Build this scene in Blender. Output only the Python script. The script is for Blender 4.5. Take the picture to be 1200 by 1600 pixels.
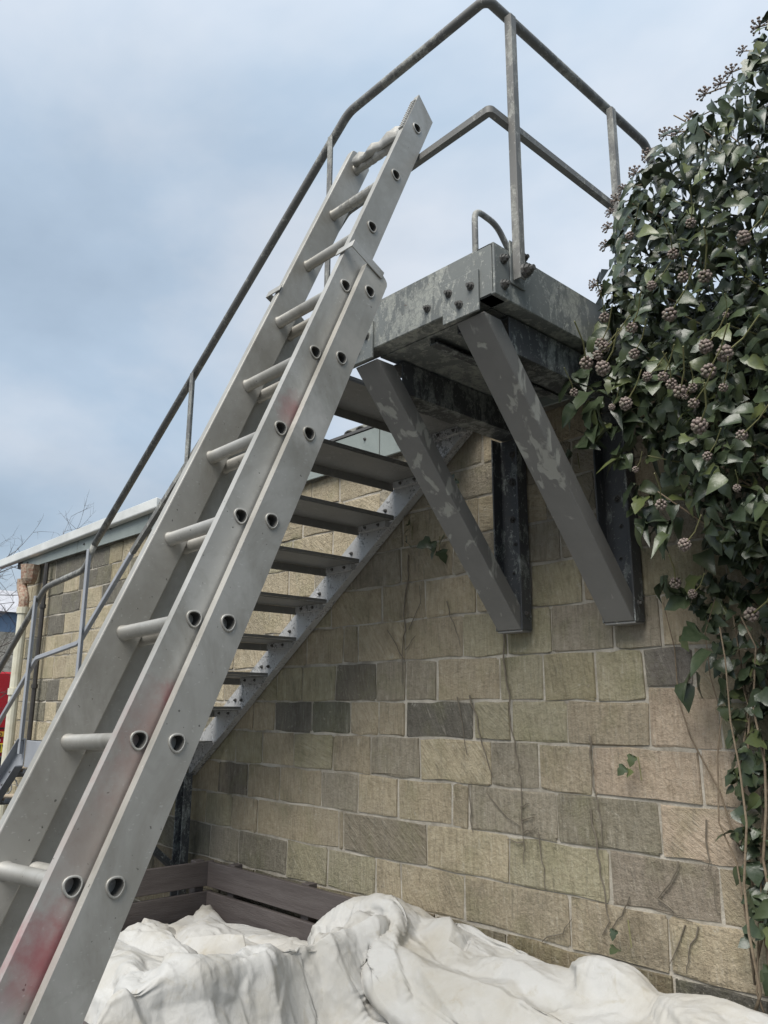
import bpy, bmesh, math, random
import numpy as np
from mathutils import Vector, Matrix, Quaternion, noise

# ------------------------------------------------------------------ clear
for o in list(bpy.data.objects): bpy.data.objects.remove(o)
scene = bpy.context.scene
COL = scene.collection
D = 2.9          # metres from the camera to the wall face; wall lies in the plane y = 0
EYE = 1.6
def W(x, y, z): return Vector((x*D, y*D, z*D + EYE))
GZ = -EYE/D      # ground in the D units used below

# ------------------------------------------------------------------ camera
yaw, pitch, roll = (math.radians(a) for a in (46.764, 13.496, 0.302))
fw = Vector((-math.sin(yaw)*math.cos(pitch), math.cos(yaw)*math.cos(pitch), math.sin(pitch)))
rt = fw.cross(Vector((0, 0, 1))).normalized(); up = rt.cross(fw)
r2 = rt*math.cos(roll) + up*math.sin(roll); u2 = up*math.cos(roll) - rt*math.sin(roll)
cam = bpy.data.cameras.new('camera'); camo = bpy.data.objects.new('camera', cam); COL.objects.link(camo)
M = Matrix((r2, u2, -fw)).transposed().to_4x4(); M.translation = Vector((0, -D, EYE)); camo.matrix_world = M
cam.sensor_fit = 'VERTICAL'; cam.sensor_height = 36.0; cam.lens = 1266.5/1600*36; cam.clip_end = 2000; cam.clip_start = 0.05
scene.camera = camo
scene.render.resolution_x, scene.render.resolution_y = 768, 1024

# ------------------------------------------------------------------ sky and sun (overcast)
SUN_EL, SUN_AZ = math.radians(54), math.radians(285)     # azimuth of the direction towards the sun, from +x
wd = bpy.data.worlds.new('World'); scene.world = wd; wd.use_nodes = True
nt = wd.node_tree; nt.nodes.clear()
def N(nt, t, **k):
    n = nt.nodes.new(t)
    for a, b in k.items(): setattr(n, a, b)
    return n
sky = N(nt, 'ShaderNodeTexSky', sky_type='NISHITA'); sky.sun_disc = False
sky.sun_elevation = SUN_EL; sky.sun_rotation = math.radians(90) - SUN_AZ; sky.air_density = 1.0; sky.dust_density = 2.5
tc = N(nt, 'ShaderNodeTexCoord'); sep = N(nt, 'ShaderNodeSeparateXYZ'); nt.links.new(tc.outputs['Generated'], sep.inputs[0])
zz = N(nt, 'ShaderNodeMath', operation='MAXIMUM'); nt.links.new(sep.outputs[2], zz.inputs[0]); zz.inputs[1].default_value = 0.0
za = N(nt, 'ShaderNodeMath', operation='ADD'); nt.links.new(zz.outputs[0], za.inputs[0]); za.inputs[1].default_value = 0.35
dv = N(nt, 'ShaderNodeVectorMath', operation='SCALE'); inv = N(nt, 'ShaderNodeMath', operation='DIVIDE'); inv.inputs[0].default_value = 1
nt.links.new(za.outputs[0], inv.inputs[1]); nt.links.new(tc.outputs['Generated'], dv.inputs[0]); nt.links.new(inv.outputs[0], dv.inputs['Scale'])
mp = N(nt, 'ShaderNodeMapping'); mp.inputs['Location'].default_value = (3.1, 1.7, 0.4); nt.links.new(dv.outputs[0], mp.inputs[0])
n1 = N(nt, 'ShaderNodeTexNoise'); n1.inputs['Scale'].default_value = 1.45; n1.inputs['Detail'].default_value = 6; n1.inputs['Roughness'].default_value = 0.52; n1.inputs['Distortion'].default_value = 0.15
nt.links.new(mp.outputs[0], n1.inputs['Vector'])
r1 = N(nt, 'ShaderNodeValToRGB'); nt.links.new(n1.outputs['Fac'], r1.inputs[0])
e = r1.color_ramp.elements; e[0].position = 0.33; e[0].color = (1.02, 1.28, 1.56, 1); e[1].position = 0.68; e[1].color = (2.02, 2.15, 2.31, 1)
e2 = r1.color_ramp.elements.new(0.5); e2.color = (1.34, 1.64, 1.96, 1)
n2 = N(nt, 'ShaderNodeTexNoise'); n2.inputs['Scale'].default_value = 1.3; n2.inputs['Detail'].default_value = 4; nt.links.new(mp.outputs[0], n2.inputs['Vector'])
r2n = N(nt, 'ShaderNodeMapRange'); nt.links.new(n2.outputs['Fac'], r2n.inputs[0])
for i, v in ((1, .3), (2, .7), (3, .74), (4, 1.0)): r2n.inputs[i].default_value = v
mul = N(nt, 'ShaderNodeVectorMath', operation='SCALE'); nt.links.new(r1.outputs[0], mul.inputs[0]); nt.links.new(r2n.outputs[0], mul.inputs['Scale'])
ce = N(nt, 'ShaderNodeMapRange'); nt.links.new(zz.outputs[0], ce.inputs[0])
for i, v in ((1, 0), (2, 1.0), (3, 1.0), (4, 1.9)): ce.inputs[i].default_value = v      # overcast sky: zenith brighter than horizon
mul2 = N(nt, 'ShaderNodeVectorMath', operation='SCALE'); nt.links.new(mul.outputs[0], mul2.inputs[0]); nt.links.new(ce.outputs[0], mul2.inputs['Scale'])
mix = N(nt, 'ShaderNodeMixRGB'); mix.inputs[0].default_value = 0.88; nt.links.new(sky.outputs[0], mix.inputs[1]); nt.links.new(mul2.outputs[0], mix.inputs[2])
bg = N(nt, 'ShaderNodeBackground'); bg.inputs['Strength'].default_value = 0.1; nt.links.new(mix.outputs[0], bg.inputs[0])
wo = N(nt, 'ShaderNodeOutputWorld'); nt.links.new(bg.outputs[0], wo.inputs[0])
sl = bpy.data.lights.new('sun', 'SUN'); sl.energy = 1.5; sl.angle = math.radians(40); sl.color = (1, .96, .9)
so = bpy.data.objects.new('sun', sl); COL.objects.link(so)
sd = Vector((math.cos(SUN_EL)*math.cos(SUN_AZ), math.cos(SUN_EL)*math.sin(SUN_AZ), math.sin(SUN_EL)))
so.rotation_euler = sd.to_track_quat('Z', 'Y').to_euler(); so.location = (0, -6, 8)
vs = scene.view_settings; vs.view_transform = 'Standard'; vs.look = 'None'; vs.gamma = 1; vs.exposure = 1.55; vs.use_curve_mapping = False
scene.render.engine = 'CYCLES'

random.seed(7); RNG = np.random.default_rng(5)

# ------------------------------------------------------------------ materials
def mat(name):
    m = bpy.data.materials.new(name); m.use_nodes = True; t = m.node_tree
    b = t.nodes['Principled BSDF']; return m, t, b
def L(t, a, b): t.links.new(a, b)
def pos(t, scale=(1, 1, 1), obj=False):
    if obj:
        c = N(t, 'ShaderNodeTexCoord').outputs['Object']
    else:
        c = N(t, 'ShaderNodeNewGeometry').outputs['Position']
    m = N(t, 'ShaderNodeMapping'); m.inputs['Scale'].default_value = scale; L(t, c, m.inputs[0]); return m.outputs[0]
def nz(t, vec, scale, detail=4, rough=.55, dist=0):
    n = N(t, 'ShaderNodeTexNoise'); n.inputs['Scale'].default_value = scale; n.inputs['Detail'].default_value = detail
    n.inputs['Roughness'].default_value = rough; n.inputs['Distortion'].default_value = dist; L(t, vec, n.inputs['Vector']); return n.outputs['Fac']
def ramp(t, fac, *stops):
    r = N(t, 'ShaderNodeValToRGB'); L(t, fac, r.inputs[0]); el = r.color_ramp.elements
    for i, (p, c) in enumerate(stops):
        x = el[i] if i < 2 else el.new(p)
        x.position = p; x.color = (*c, 1) if len(c) == 3 else c
    return r.outputs[0]
def mixc(t, fac, a, b, mode='MIX'):
    m = N(t, 'ShaderNodeMixRGB', blend_type=mode)
    for i, v in ((0, fac), (1, a), (2, b)):
        if isinstance(v, (int, float)): m.inputs[i].default_value = v
        elif isinstance(v, tuple): m.inputs[i].default_value = (*v, 1)
        else: L(t, v, m.inputs[i])
    return m.outputs[0]
def math1(t, op, a, b=0.0, clamp=False):
    m = N(t, 'ShaderNodeMath', operation=op); m.use_clamp = clamp
    for i, v in ((0, a), (1, b)):
        if isinstance(v, (int, float)): m.inputs[i].default_value = v
        else: L(t, v, m.inputs[i])
    return m.outputs[0]
def bump(t, b, h, strength=.5, dist=.01):
    n = N(t, 'ShaderNodeBump'); n.inputs['Strength'].default_value = strength; n.inputs['Distance'].default_value = dist
    L(t, h, n.inputs['Height']); L(t, n.outputs[0], b.inputs['Normal'])

def m_stone(name, island=False):
    m, t, b = mat(name); p = pos(t)
    oc = N(t, 'ShaderNodeObjectInfo')
    base = oc.outputs['Color']
    if island:
        g = N(t, 'ShaderNodeNewGeometry')
        base = ramp(t, g.outputs['Random Per Island'], (0, (.30, .245, .155)), (.25, (.2, .17, .12)), (.5, (.33, .28, .19)), (.75, (.11, .105, .09)), (1, (.27, .22, .15)))
    n_big = nz(t, p, 5, 4, .6, .3); n_mid = nz(t, p, 28, 5, .65)
    c = mixc(t, ramp(t, n_mid, (.3, (0, 0, 0)), (.75, (.7, .7, .7))), base, mixc(t, 1.0, base, (.62, .6, .56), 'MULTIPLY'))
    c = mixc(t, ramp(t, n_big, (.5, (0, 0, 0)), (.75, (.45, .45, .45))), c, (.2, .2, .1))          # algae
    st = nz(t, pos(t, (9, 9, 1.1)), 7, 3, .6)
    c = mixc(t, ramp(t, st, (.55, (0, 0, 0)), (.8, (.4, .4, .4))), c, (.08, .078, .07))           # soot runs
    sp = nz(t, p, 120, 2, .5)
    c = mixc(t, ramp(t, sp, (.66, (0, 0, 0)), (.74, (.5, .5, .5))), c, (.45, .42, .34))
    vr = N(t, 'ShaderNodeVectorRotate'); vr.rotation_type = 'Y_AXIS'; L(t, p, vr.inputs['Vector'])
    L(t, math1(t, 'MULTIPLY', math1(t, 'POWER', oc.outputs['Random'], 7.0), 1.5), vr.inputs['Angle'])
    mpp = N(t, 'ShaderNodeMapping'); mpp.inputs['Scale'].default_value = (1, 1, .13); L(t, vr.outputs[0], mpp.inputs[0])
    tool = nz(t, mpp.outputs[0], 85, 4, .65)                                                          # tooled furrows, direction differs stone by stone
    grey = nz(t, p, 1.6, 5, .65, .5)
    c = mixc(t, ramp(t, grey, (.45, (0, 0, 0)), (.66, (.5, .5, .5))), c, mixc(t, .5, c, (.24, .225, .19)))   # broad grey weathering across many stones
    stn = nz(t, pos(t, (1, 1, .7)), 3.3, 7, .7, .4)
    c = mixc(t, ramp(t, stn, (.53, (0, 0, 0)), (.68, (.6, .6, .6))), c, mixc(t, 1.0, c, (.5, .5, .49), 'MULTIPLY'))        # grimy patches that cross the joints
    lich = nz(t, p, 17, 6, .75, .3)
    c = mixc(t, ramp(t, lich, (.62, (0, 0, 0)), (.68, (.45, .45, .45))), c, (.52, .49, .42))                   # pale lichen and lime
    c = mixc(t, ramp(t, tool, (.36, (.4, .4, .4)), (.52, (0, 0, 0))), c, mixc(t, 1.0, c, (.6, .58, .55), 'MULTIPLY'))
    c = mixc(t, ramp(t, tool, (.58, (0, 0, 0)), (.72, (.4, .4, .4))), c, (.5, .46, .38))
    L(t, c, b.inputs['Base Color']); b.inputs['Roughness'].default_value = .92; b.inputs['Specular IOR Level'].default_value = .2
    pit = nz(t, p, 55, 5, .7)
    h = math1(t, 'ADD', math1(t, 'MULTIPLY', tool, .7), math1(t, 'MULTIPLY', pit, 1.0))
    bump(t, b, h, .9, .014); return m
MSTONE = m_stone('tooled_sandstone'); MSTONE2 = m_stone('tooled_sandstone_far', True)

m, t, b = mat('lime_mortar'); p = pos(t)
L(t, mixc(t, ramp(t, nz(t, p, 6, 6, .65), (.38, (0, 0, 0)), (.6, (1, 1, 1))), (.29, .262, .212), (.5, .46, .39)), b.inputs['Base Color']); b.inputs['Roughness'].default_value = .95
bump(t, b, nz(t, p, 90, 4, .7), .7, .008); MMORTAR = m

def m_paint(name, base, flake, under, amount, rust=.1, rough=.45, dusty=0.0, fs=17, fd=8):
    m, t, b = mat(name); p = pos(t)
    big = nz(t, p, 3, 5, .65); fl = nz(t, p, 70, 6, .7, .6); fl2 = nz(t, pos(t, (1.3, 1.3, .55)), fs, fd, .72 if fd > 5 else .5, .4); reg = nz(t, p, 2.6, 2, .5)
    thr = math1(t, 'ADD', fl2, math1(t, 'MULTIPLY', math1(t, 'SUBTRACT', reg, .5), .5))
    k = ramp(t, thr, (amount, (0, 0, 0)), (amount+.05, (1, 1, 1)))
    c = mixc(t, ramp(t, big, (.35, (0, 0, 0)), (.65, (1, 1, 1))), base, tuple(x*.8 for x in base))
    c = mixc(t, math1(t, 'MULTIPLY', k, .75), c, flake)
    k2 = ramp(t, math1(t, 'ADD', math1(t, 'MULTIPLY', fl, .6), math1(t, 'MULTIPLY', thr, .4)), (amount+.02, (0, 0, 0)), (amount+.05, (1, 1, 1)))
    c = mixc(t, math1(t, 'MULTIPLY', k2, .8), c, under)
    ru = nz(t, p, 40, 4, .7, .5)
    c = mixc(t, ramp(t, ru, (.8-rust, (0, 0, 0)), (.86-rust, (.8, .8, .8))), c, (.09, .05, .03))
    if dusty:
        g = N(t, 'ShaderNodeNewGeometry'); s = N(t, 'ShaderNodeSeparateXYZ'); L(t, g.outputs['Normal'], s.inputs[0])
        c = mixc(t, math1(t, 'MULTIPLY', nz(t, p, 14, 4), dusty), c, (.42, .43, .43))
    L(t, c, b.inputs['Base Color'])
    L(t, math1(t, 'ADD', math1(t, 'MULTIPLY', fl, .3), rough-.1), b.inputs['Roughness'])
    h = math1(t, 'ADD', math1(t, 'MULTIPLY', k, -.6), math1(t, 'ADD', math1(t, 'MULTIPLY', k2, -.5), math1(t, 'MULTIPLY', nz(t, p, 70, 3), .35)))
    bump(t, b, h, .4, .003); return m
MSTEEL = m_paint('weathered_grey_steel_paint', (.07, .074, .078), (.2, .215, .205), (.3, .32, .3), .525, .1)
MBEAM = m_paint('flaking_green_grey_steel_paint', (.17, .182, .175), (.29, .3, .275), (.36, .37, .33), .52, .14)
MBRACE = m_paint('smooth_grey_brace_paint', (.195, .191, .18), (.38, .38, .34), (.32, .32, .29), .60, .04, .5, 0, 12, 4)
MRAIL = m_paint('worn_grey_rail_paint', (.17, .168, .158), (.27, .27, .24), (.36, .36, .33), .53, .1, .5)
MRAIL2 = m_paint('fresh_pale_grey_rail_paint', (.33, .345, .37), (.4, .41, .42), (.3, .3, .3), .62, .02, .5)
MSTRING = m_paint('frosted_silver_grey_paint', (.39, .39, .385), (.5, .5, .5), (.09, .09, .085), .51, .08, .42)
MTREAD = m_paint('tread_plate_paint', (.19, .188, .178), (.22, .22, .205), (.07, .07, .07), .58, .13, .5)

m, t, b = mat('dull_aluminium'); p = pos(t); po = N(t, 'ShaderNodeTexCoord').outputs['Object']
sc = nz(t, pos(t, (1, .5, .25)), 30, 4, .6); bl = nz(t, p, 3.5, 4, .6, .4); sm = nz(t, p, 11, 5, .65, .8)
c = mixc(t, ramp(t, bl, (.35, (0, 0, 0)), (.7, (1, 1, 1))), (.46, .448, .415), (.35, .338, .305))
c = mixc(t, ramp(t, sm, (.56, (0, 0, 0)), (.78, (.5, .5, .5))), c, (.27, .26, .225))
c = mixc(t, ramp(t, nz(t, p, 70, 2), (.72, (0, 0, 0)), (.76, (.8, .8, .8))), c, (.05, .05, .045))
scr = nz(t, pos(t, (1, .42, .9)), 160, 2, .5)
c = mixc(t, ramp(t, scr, (.68, (0, 0, 0)), (.72, (.55, .55, .55))), c, (.6, .59, .56))
blo = nz(t, pos(t, (.8, .6, .35)), 5, 6, .7, .6)
c = mixc(t, ramp(t, blo, (.44, (0, 0, 0)), (.66, (.85, .85, .85))), c, (.27, .255, .22))
L(t, c, b.inputs['Base Color']); b.inputs['Metallic'].default_value = .4
L(t, math1(t, 'ADD', math1(t, 'MULTIPLY', sm, .3), .36), b.inputs['Roughness']); bump(t, b, sc, .12, .003); MALU = m

def alu_spots(name, spots, dust=None):
    """aluminium with sprayed marks: spots = (world point, radius, colour, strength)"""
    m = MALU.copy(); m.name = name; t = m.node_tree; b = t.nodes['Principled BSDF']
    c = b.inputs['Base Color'].links[0].from_socket; g = N(t, 'ShaderNodeNewGeometry')
    nn = nz(t, g.outputs['Position'], 35, 4, .6)
    for (q, r, col, s) in spots:
        d = N(t, 'ShaderNodeVectorMath', operation='DISTANCE'); L(t, g.outputs['Position'], d.inputs[0]); d.inputs[1].default_value = q
        f = N(t, 'ShaderNodeMapRange'); f.interpolation_type = 'SMOOTHSTEP'; L(t, math1(t, 'ADD', d.outputs['Value'], math1(t, 'MULTIPLY', math1(t, 'SUBTRACT', nn, .5), r*.9)), f.inputs[0])
        for i, v in ((1, r), (2, 0), (3, 0), (4, s)): f.inputs[i].default_value = v
        c = mixc(t, f.outputs[0], c, col)
    L(t, c, b.inputs['Base Color']); return m

def m_simple(name, a, bcol, scale=12, rough=.6, metal=0, bs=.3, bscale=60, bd=.004, stretch=(1, 1, 1)):
    m, t, b = mat(name); p = pos(t, stretch)
    L(t, mixc(t, ramp(t, nz(t, p, scale, 5, .6, .3), (.35, (0, 0, 0)), (.68, (1, 1, 1))), a, bcol), b.inputs['Base Color'])
    b.inputs['Roughness'].default_value = rough; b.inputs['Metallic'].default_value = metal
    bump(t, b, nz(t, p, bscale, 4, .65), bs, bd); return m
MBORE = m_simple('shade_dark_tube_bore', (.1, .095, .085), (.05, .048, .042), 60, .8)  # shade inside the hollow rungs, put into the colour of their inner faces
MBOLT = m_simple('bolt_steel', (.1, .1, .095), (.05, .045, .04), 60, .5)
MFASC = m_simple('grey_green_fascia_metal', (.25, .28, .26), (.19, .215, .2), 3, .45)
MWHITE = m_simple('white_roof_trim', (.64, .65, .63), (.52, .53, .51), 4, .5)
MROOF = m_simple('roofing_felt', (.1, .1, .1), (.07, .07, .07), 20, .9)
MTILE = m_simple('mossy_roof_tile', (.12, .115, .1), (.2, .2, .17), 25, .9, 0, .8, 60, .01)
MCLAY = m_simple('terracotta', (.5, .17, .09), (.4, .13, .07), 20, .8)
MPIPE = m_simple('cream_pipe_paint', (.62, .6, .49), (.5, .47, .36), 9, .5)
MPIPE2 = m_simple('rusted_cast_iron', (.24, .12, .08), (.42, .37, .28), 40, .8, 0, .8, 50, .01)
MDARK = m_simple('black_pipe', (.03, .028, .028), (.05, .045, .04), 20, .5)
MWOOD = m_simple('dark_stained_timber', (.07, .058, .055), (.1, .086, .082), 14, .62, 0, .5, 70, .006, (.25, .25, 2.2))
MTIMB = m_simple('pale_timber', (.42, .34, .25), (.3, .24, .17), 20, .8)
MIRON = m_simple('grey_wrought_iron', (.3, .3, .29), (.2, .2, .19), 30, .6)
MGROUND = m_simple('yard_asphalt', (.06, .06, .058), (.045, .045, .043), 6, .9, 0, .8, 120, .006)
MSTEM = m_simple('ivy_bark', (.16, .12, .08), (.24, .19, .13), 40, .9, 0, .6, 90, .004)
MSTEMD = m_simple('dead_vine', (.19, .165, .125), (.12, .1, .075), 40, .9)
MSTALK = m_simple('green_stalk', (.15, .16, .06), (.2, .18, .08), 30, .6)
MTWIG = m_simple('bare_twig', (.09, .075, .065), (.06, .05, .045), 30, .9)
MRED = m_simple('red_van_paint', (.45, .012, .02), (.4, .01, .018), 2, .25)
MYEL = m_simple('yellow_plate', (.85, .62, .04), (.8, .58, .04), 5, .5)
MAMB = m_simple('amber_strip', (.75, .4, .05), (.7, .36, .05), 5, .5)
MBLK = m_simple('black_plastic', (.015, .015, .015), (.02, .02, .02), 10, .5)
MGLASS = m_simple('dark_glass', (.02, .022, .025), (.02, .022, .025), 2, .08)
MBLUE = m_simple('blue_cladding', (.16, .24, .36), (.2, .28, .4), 3, .6)
MSLATE = m_simple('pale_slate_roof', (.5, .5, .52), (.4, .4, .42), 4, .7)

m, t, b = mat('ivy_leaf'); p = pos(t); oi = N(t, 'ShaderNodeObjectInfo'); g = N(t, 'ShaderNodeNewGeometry')
rnd = math1(t, 'FRACT', math1(t, 'ADD', oi.outputs['Random'], g.outputs['Random Per Island']))
c = ramp(t, rnd, (0, (.026, .04, .021)), (.5, (.042, .061, .03)), (.84, (.066, .087, .038)), (1, (.12, .14, .045)))
c = mixc(t, ramp(t, nz(t, p, 45, 3), (.4, (0, 0, 0)), (.7, (.5, .5, .5))), c, (.075, .092, .055))
c = mixc(t, math1(t, 'MULTIPLY', g.outputs['Backfacing'], .65), c, (.11, .13, .08))
L(t, c, b.inputs['Base Color']); b.inputs['Roughness'].default_value = .33; b.inputs['Specular IOR Level'].default_value = .5
bump(t, b, nz(t, p, 60, 3), .35, .004); MLEAF = m
m, t, b = mat('ivy_berry'); g = N(t, 'ShaderNodeNewGeometry')
L(t, ramp(t, g.outputs['Random Per Island'], (0, (.165, .13, .115)), (.5, (.235, .185, .16)), (1, (.17, .15, .115))), b.inputs['Base Color']); b.inputs['Roughness'].default_value = .65; MBERRY = m

m, t, b = mat('white_tarpaulin'); p = pos(t)
st = nz(t, p, 3.2, 5, .6, .5); d2 = nz(t, p, 14, 4, .6, .8)
c = mixc(t, ramp(t, st, (.42, (0, 0, 0)), (.66, (1, 1, 1))), (.45, .445, .425), (.385, .365, .32))
c = mixc(t, ramp(t, d2, (.58, (0, 0, 0)), (.76, (.6, .6, .6))), c, (.33, .295, .225))
L(t, c, b.inputs['Base Color']); b.inputs['Roughness'].default_value = .8; b.inputs['Specular IOR Level'].default_value = .25
cr = N(t, 'ShaderNodeTexVoronoi', feature='F1'); cr.inputs['Scale'].default_value = 22; L(t, mixc(t, .12, p, N(t, 'ShaderNodeTexNoise').outputs['Color']), cr.inputs['Vector'])
h = math1(t, 'ADD', math1(t, 'MULTIPLY', cr.outputs['Distance'], .55), math1(t, 'MULTIPLY', nz(t, pos(t, (1, 1, .5)), 26, 4, .6, .6), .8))
bump(t, b, h, .45, .012)
MTARP = m

# ------------------------------------------------------------------ builders
ORG = {}
def prop(o, label=None, cat=None, group=None, kind=None):
    if label: o['label'] = label
    if cat: o['category'] = cat
    if group: o['group'] = group
    if kind: o['kind'] = kind
    return o
def empty(name, loc, label=None, cat=None, group=None):
    o = bpy.data.objects.new(name, None); COL.objects.link(o); o.location = loc; o.empty_display_size = .1
    ORG[o] = Vector(loc); return prop(o, label, cat, group)
def link(name, me, parent=None, loc=(0, 0, 0), rot=None):
    o = bpy.data.objects.new(name, me); COL.objects.link(o); loc = Vector(loc)
    if parent is not None: o.parent = parent; o.location = loc - ORG[parent]
    else: o.location = loc
    if rot is not None: o.rotation_mode = 'QUATERNION'; o.rotation_quaternion = rot
    ORG[o] = loc; return o
class MB:
    def __init__(s): s.v = []; s.f = []
    def add(s, vs, fs):
        k = len(s.v); s.v += [Vector(a) for a in vs]; s.f += [tuple(i+k for i in f) for f in fs]; return s
    def box(s, a, b):
        (x0, y0, z0), (x1, y1, z1) = [min(p, q) for p, q in zip(a, b)], [max(p, q) for p, q in zip(a, b)]
        return s.add([(x0,y0,z0),(x1,y0,z0),(x1,y1,z0),(x0,y1,z0),(x0,y0,z1),(x1,y0,z1),(x1,y1,z1),(x0,y1,z1)],
                     [(3,2,1,0),(4,5,6,7),(0,1,5,4),(1,2,6,5),(2,3,7,6),(3,0,4,7)])
    def extrude(s, prof, A, B, u, v, nA=None, nB=None):
        A, B, u, v = Vector(A), Vector(B), Vector(u), Vector(v); ax = (B-A).normalized()
        nA = Vector(nA) if nA is not None else ax; nB = Vector(nB) if nB is not None else ax
        a = []; bb = []
        for (p, q) in prof:
            o = u*p + v*q
            a.append(A + o - ax*(o.dot(nA)/ax.dot(nA))); bb.append(B + o - ax*(o.dot(nB)/ax.dot(nB)))
        n = len(prof); fs = [(i, (i+1) % n, n+(i+1) % n, n+i) for i in range(n)] + [tuple(range(n))[::-1], tuple(range(n, 2*n))]
        return s.add(a+bb, fs)
    def sweep(s, path, prof, closed_prof=True, cap=True, ref=Vector((0, 0, 1)), scales=None):
        path = [Vector(p) for p in path]; n = len(prof); k = len(s.v); prevu = None
        for i, p in enumerate(path):
            if i == 0: tg = path[1]-p
            elif i == len(path)-1: tg = p-path[i-1]
            else: tg = (path[i+1]-p).normalized()+(p-path[i-1]).normalized()
            tg.normalize()
            if prevu is None:
                r = ref if abs(tg.dot(ref)) < .95 else Vector((1, 0, 0))
                uu = tg.cross(r).normalized()
            else: uu = (prevu - tg*prevu.dot(tg)).normalized()
            vv = uu.cross(tg).normalized(); prevu = uu
            sc_ = scales[i] if scales else 1
            for (a, c) in prof: s.v.append(p + uu*(a*sc_) + vv*(c*sc_))
        for i in range(len(path)-1):
            for j in range(n):
                j2 = (j+1) % n; s.f.append((k+i*n+j, k+(i+1)*n+j, k+(i+1)*n+j2, k+i*n+j2))
        if cap: s.f.append(tuple(k+j for j in range(n))); s.f.append(tuple(k+(len(path)-1)*n+j for j in range(n))[::-1])
        return s
    def tube(s, path, r, seg=10, scales=None):
        return s.sweep(path, [(r*math.cos(2*math.pi*i/seg), r*math.sin(2*math.pi*i/seg)) for i in range(seg)], scales=scales)
    def mesh(s, name, m, center=None, smooth=False):
        c = Vector(center) if center is not None else Vector((0, 0, 0))
        me = bpy.data.meshes.new(name); me.from_pydata([tuple(a-c) for a in s.v], [], s.f); me.materials.append(m)
        bm = bmesh.new(); bm.from_mesh(me); bmesh.ops.recalc_face_normals(bm, faces=bm.faces); bm.to_mesh(me); bm.free()
        if smooth: me.shade_smooth()
        me.update(); return me
    def build(s, name, m, parent=None, smooth=False, bevel=0, base=False, autosmooth=False):
        lo = Vector([min(a[i] for a in s.v) for i in range(3)]); hi = Vector([max(a[i] for a in s.v) for i in range(3)])
        c = (lo+hi)/2
        if base: c.z = lo.z
        o = link(name, s.mesh(name, m, c, smooth), parent, c)
        if bevel:
            bv = o.modifiers.new('bevel', 'BEVEL'); bv.width = bevel; bv.segments = 1; bv.limit_method = 'ANGLE'; bv.angle_limit = math.radians(40)
        return o
def chan(w, d, t_): return [(-w/2, 0), (w/2, 0), (w/2, d), (w/2-t_, d), (w/2-t_, t_), (-w/2+t_, t_), (-w/2+t_, d), (-w/2, d)]
def angle(w, d, t_): return [(0, 0), (w, 0), (w, t_), (t_, t_), (t_, d), (0, d)]
def fillet(pts, r, seg=5):
    pts = [Vector(p) for p in pts]; out = [pts[0]]
    for i in range(1, len(pts)-1):
        a, p, c = pts[i-1], pts[i], pts[i+1]; d1 = (a-p); d2 = (c-p)
        rr = min(r, d1.length*.45, d2.length*.45); s0 = p+d1.normalized()*rr; s1 = p+d2.normalized()*rr
        for k in range(seg+1):
            q = k/seg; out.append(s0*(1-q)**2 + p*2*q*(1-q) + s1*q*q)
    out.append(pts[-1]); return out
# a shared hexagonal bolt: washer, hex head and shank end
def bolt_mesh(r=.013):
    mb = MB()
    def ring(rad, z0, z1, n, rot=0):
        a = [(rad*math.cos(rot+2*math.pi*i/n), rad*math.sin(rot+2*math.pi*i/n), z0) for i in range(n)]
        c = [(x*.94, y*.94, z1) for x, y, _ in a]
        mb.add(a+c, [(i, (i+1) % n, n+(i+1) % n, n+i) for i in range(n)]+[tuple(range(n, 2*n)), tuple(range(n))[::-1]])
    ring(r*1.35, -.004, .003, 10); ring(r, .003, .013, 6); ring(r*.55, .013, .022, 8)
    return mb.mesh('bolt', MBOLT)
BOLT = bolt_mesh()
def bolt(p, nrm, parent, s=1.0):
    o = link('bolt', BOLT, parent, p, Vector(nrm).to_track_quat('Z', 'Y')); o.scale = (s, s, s); return o

# ================================================================== THE SETTING
g = MB(); g.add([(-500, -500, 0), (500, -500, 0), (500, 500, 0), (-500, 500, 0)], [(0, 1, 2, 3)])
gr = g.build('ground', MGROUND); prop(gr, 'dark asphalt yard running out to the horizon', 'ground', kind='structure')

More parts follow.
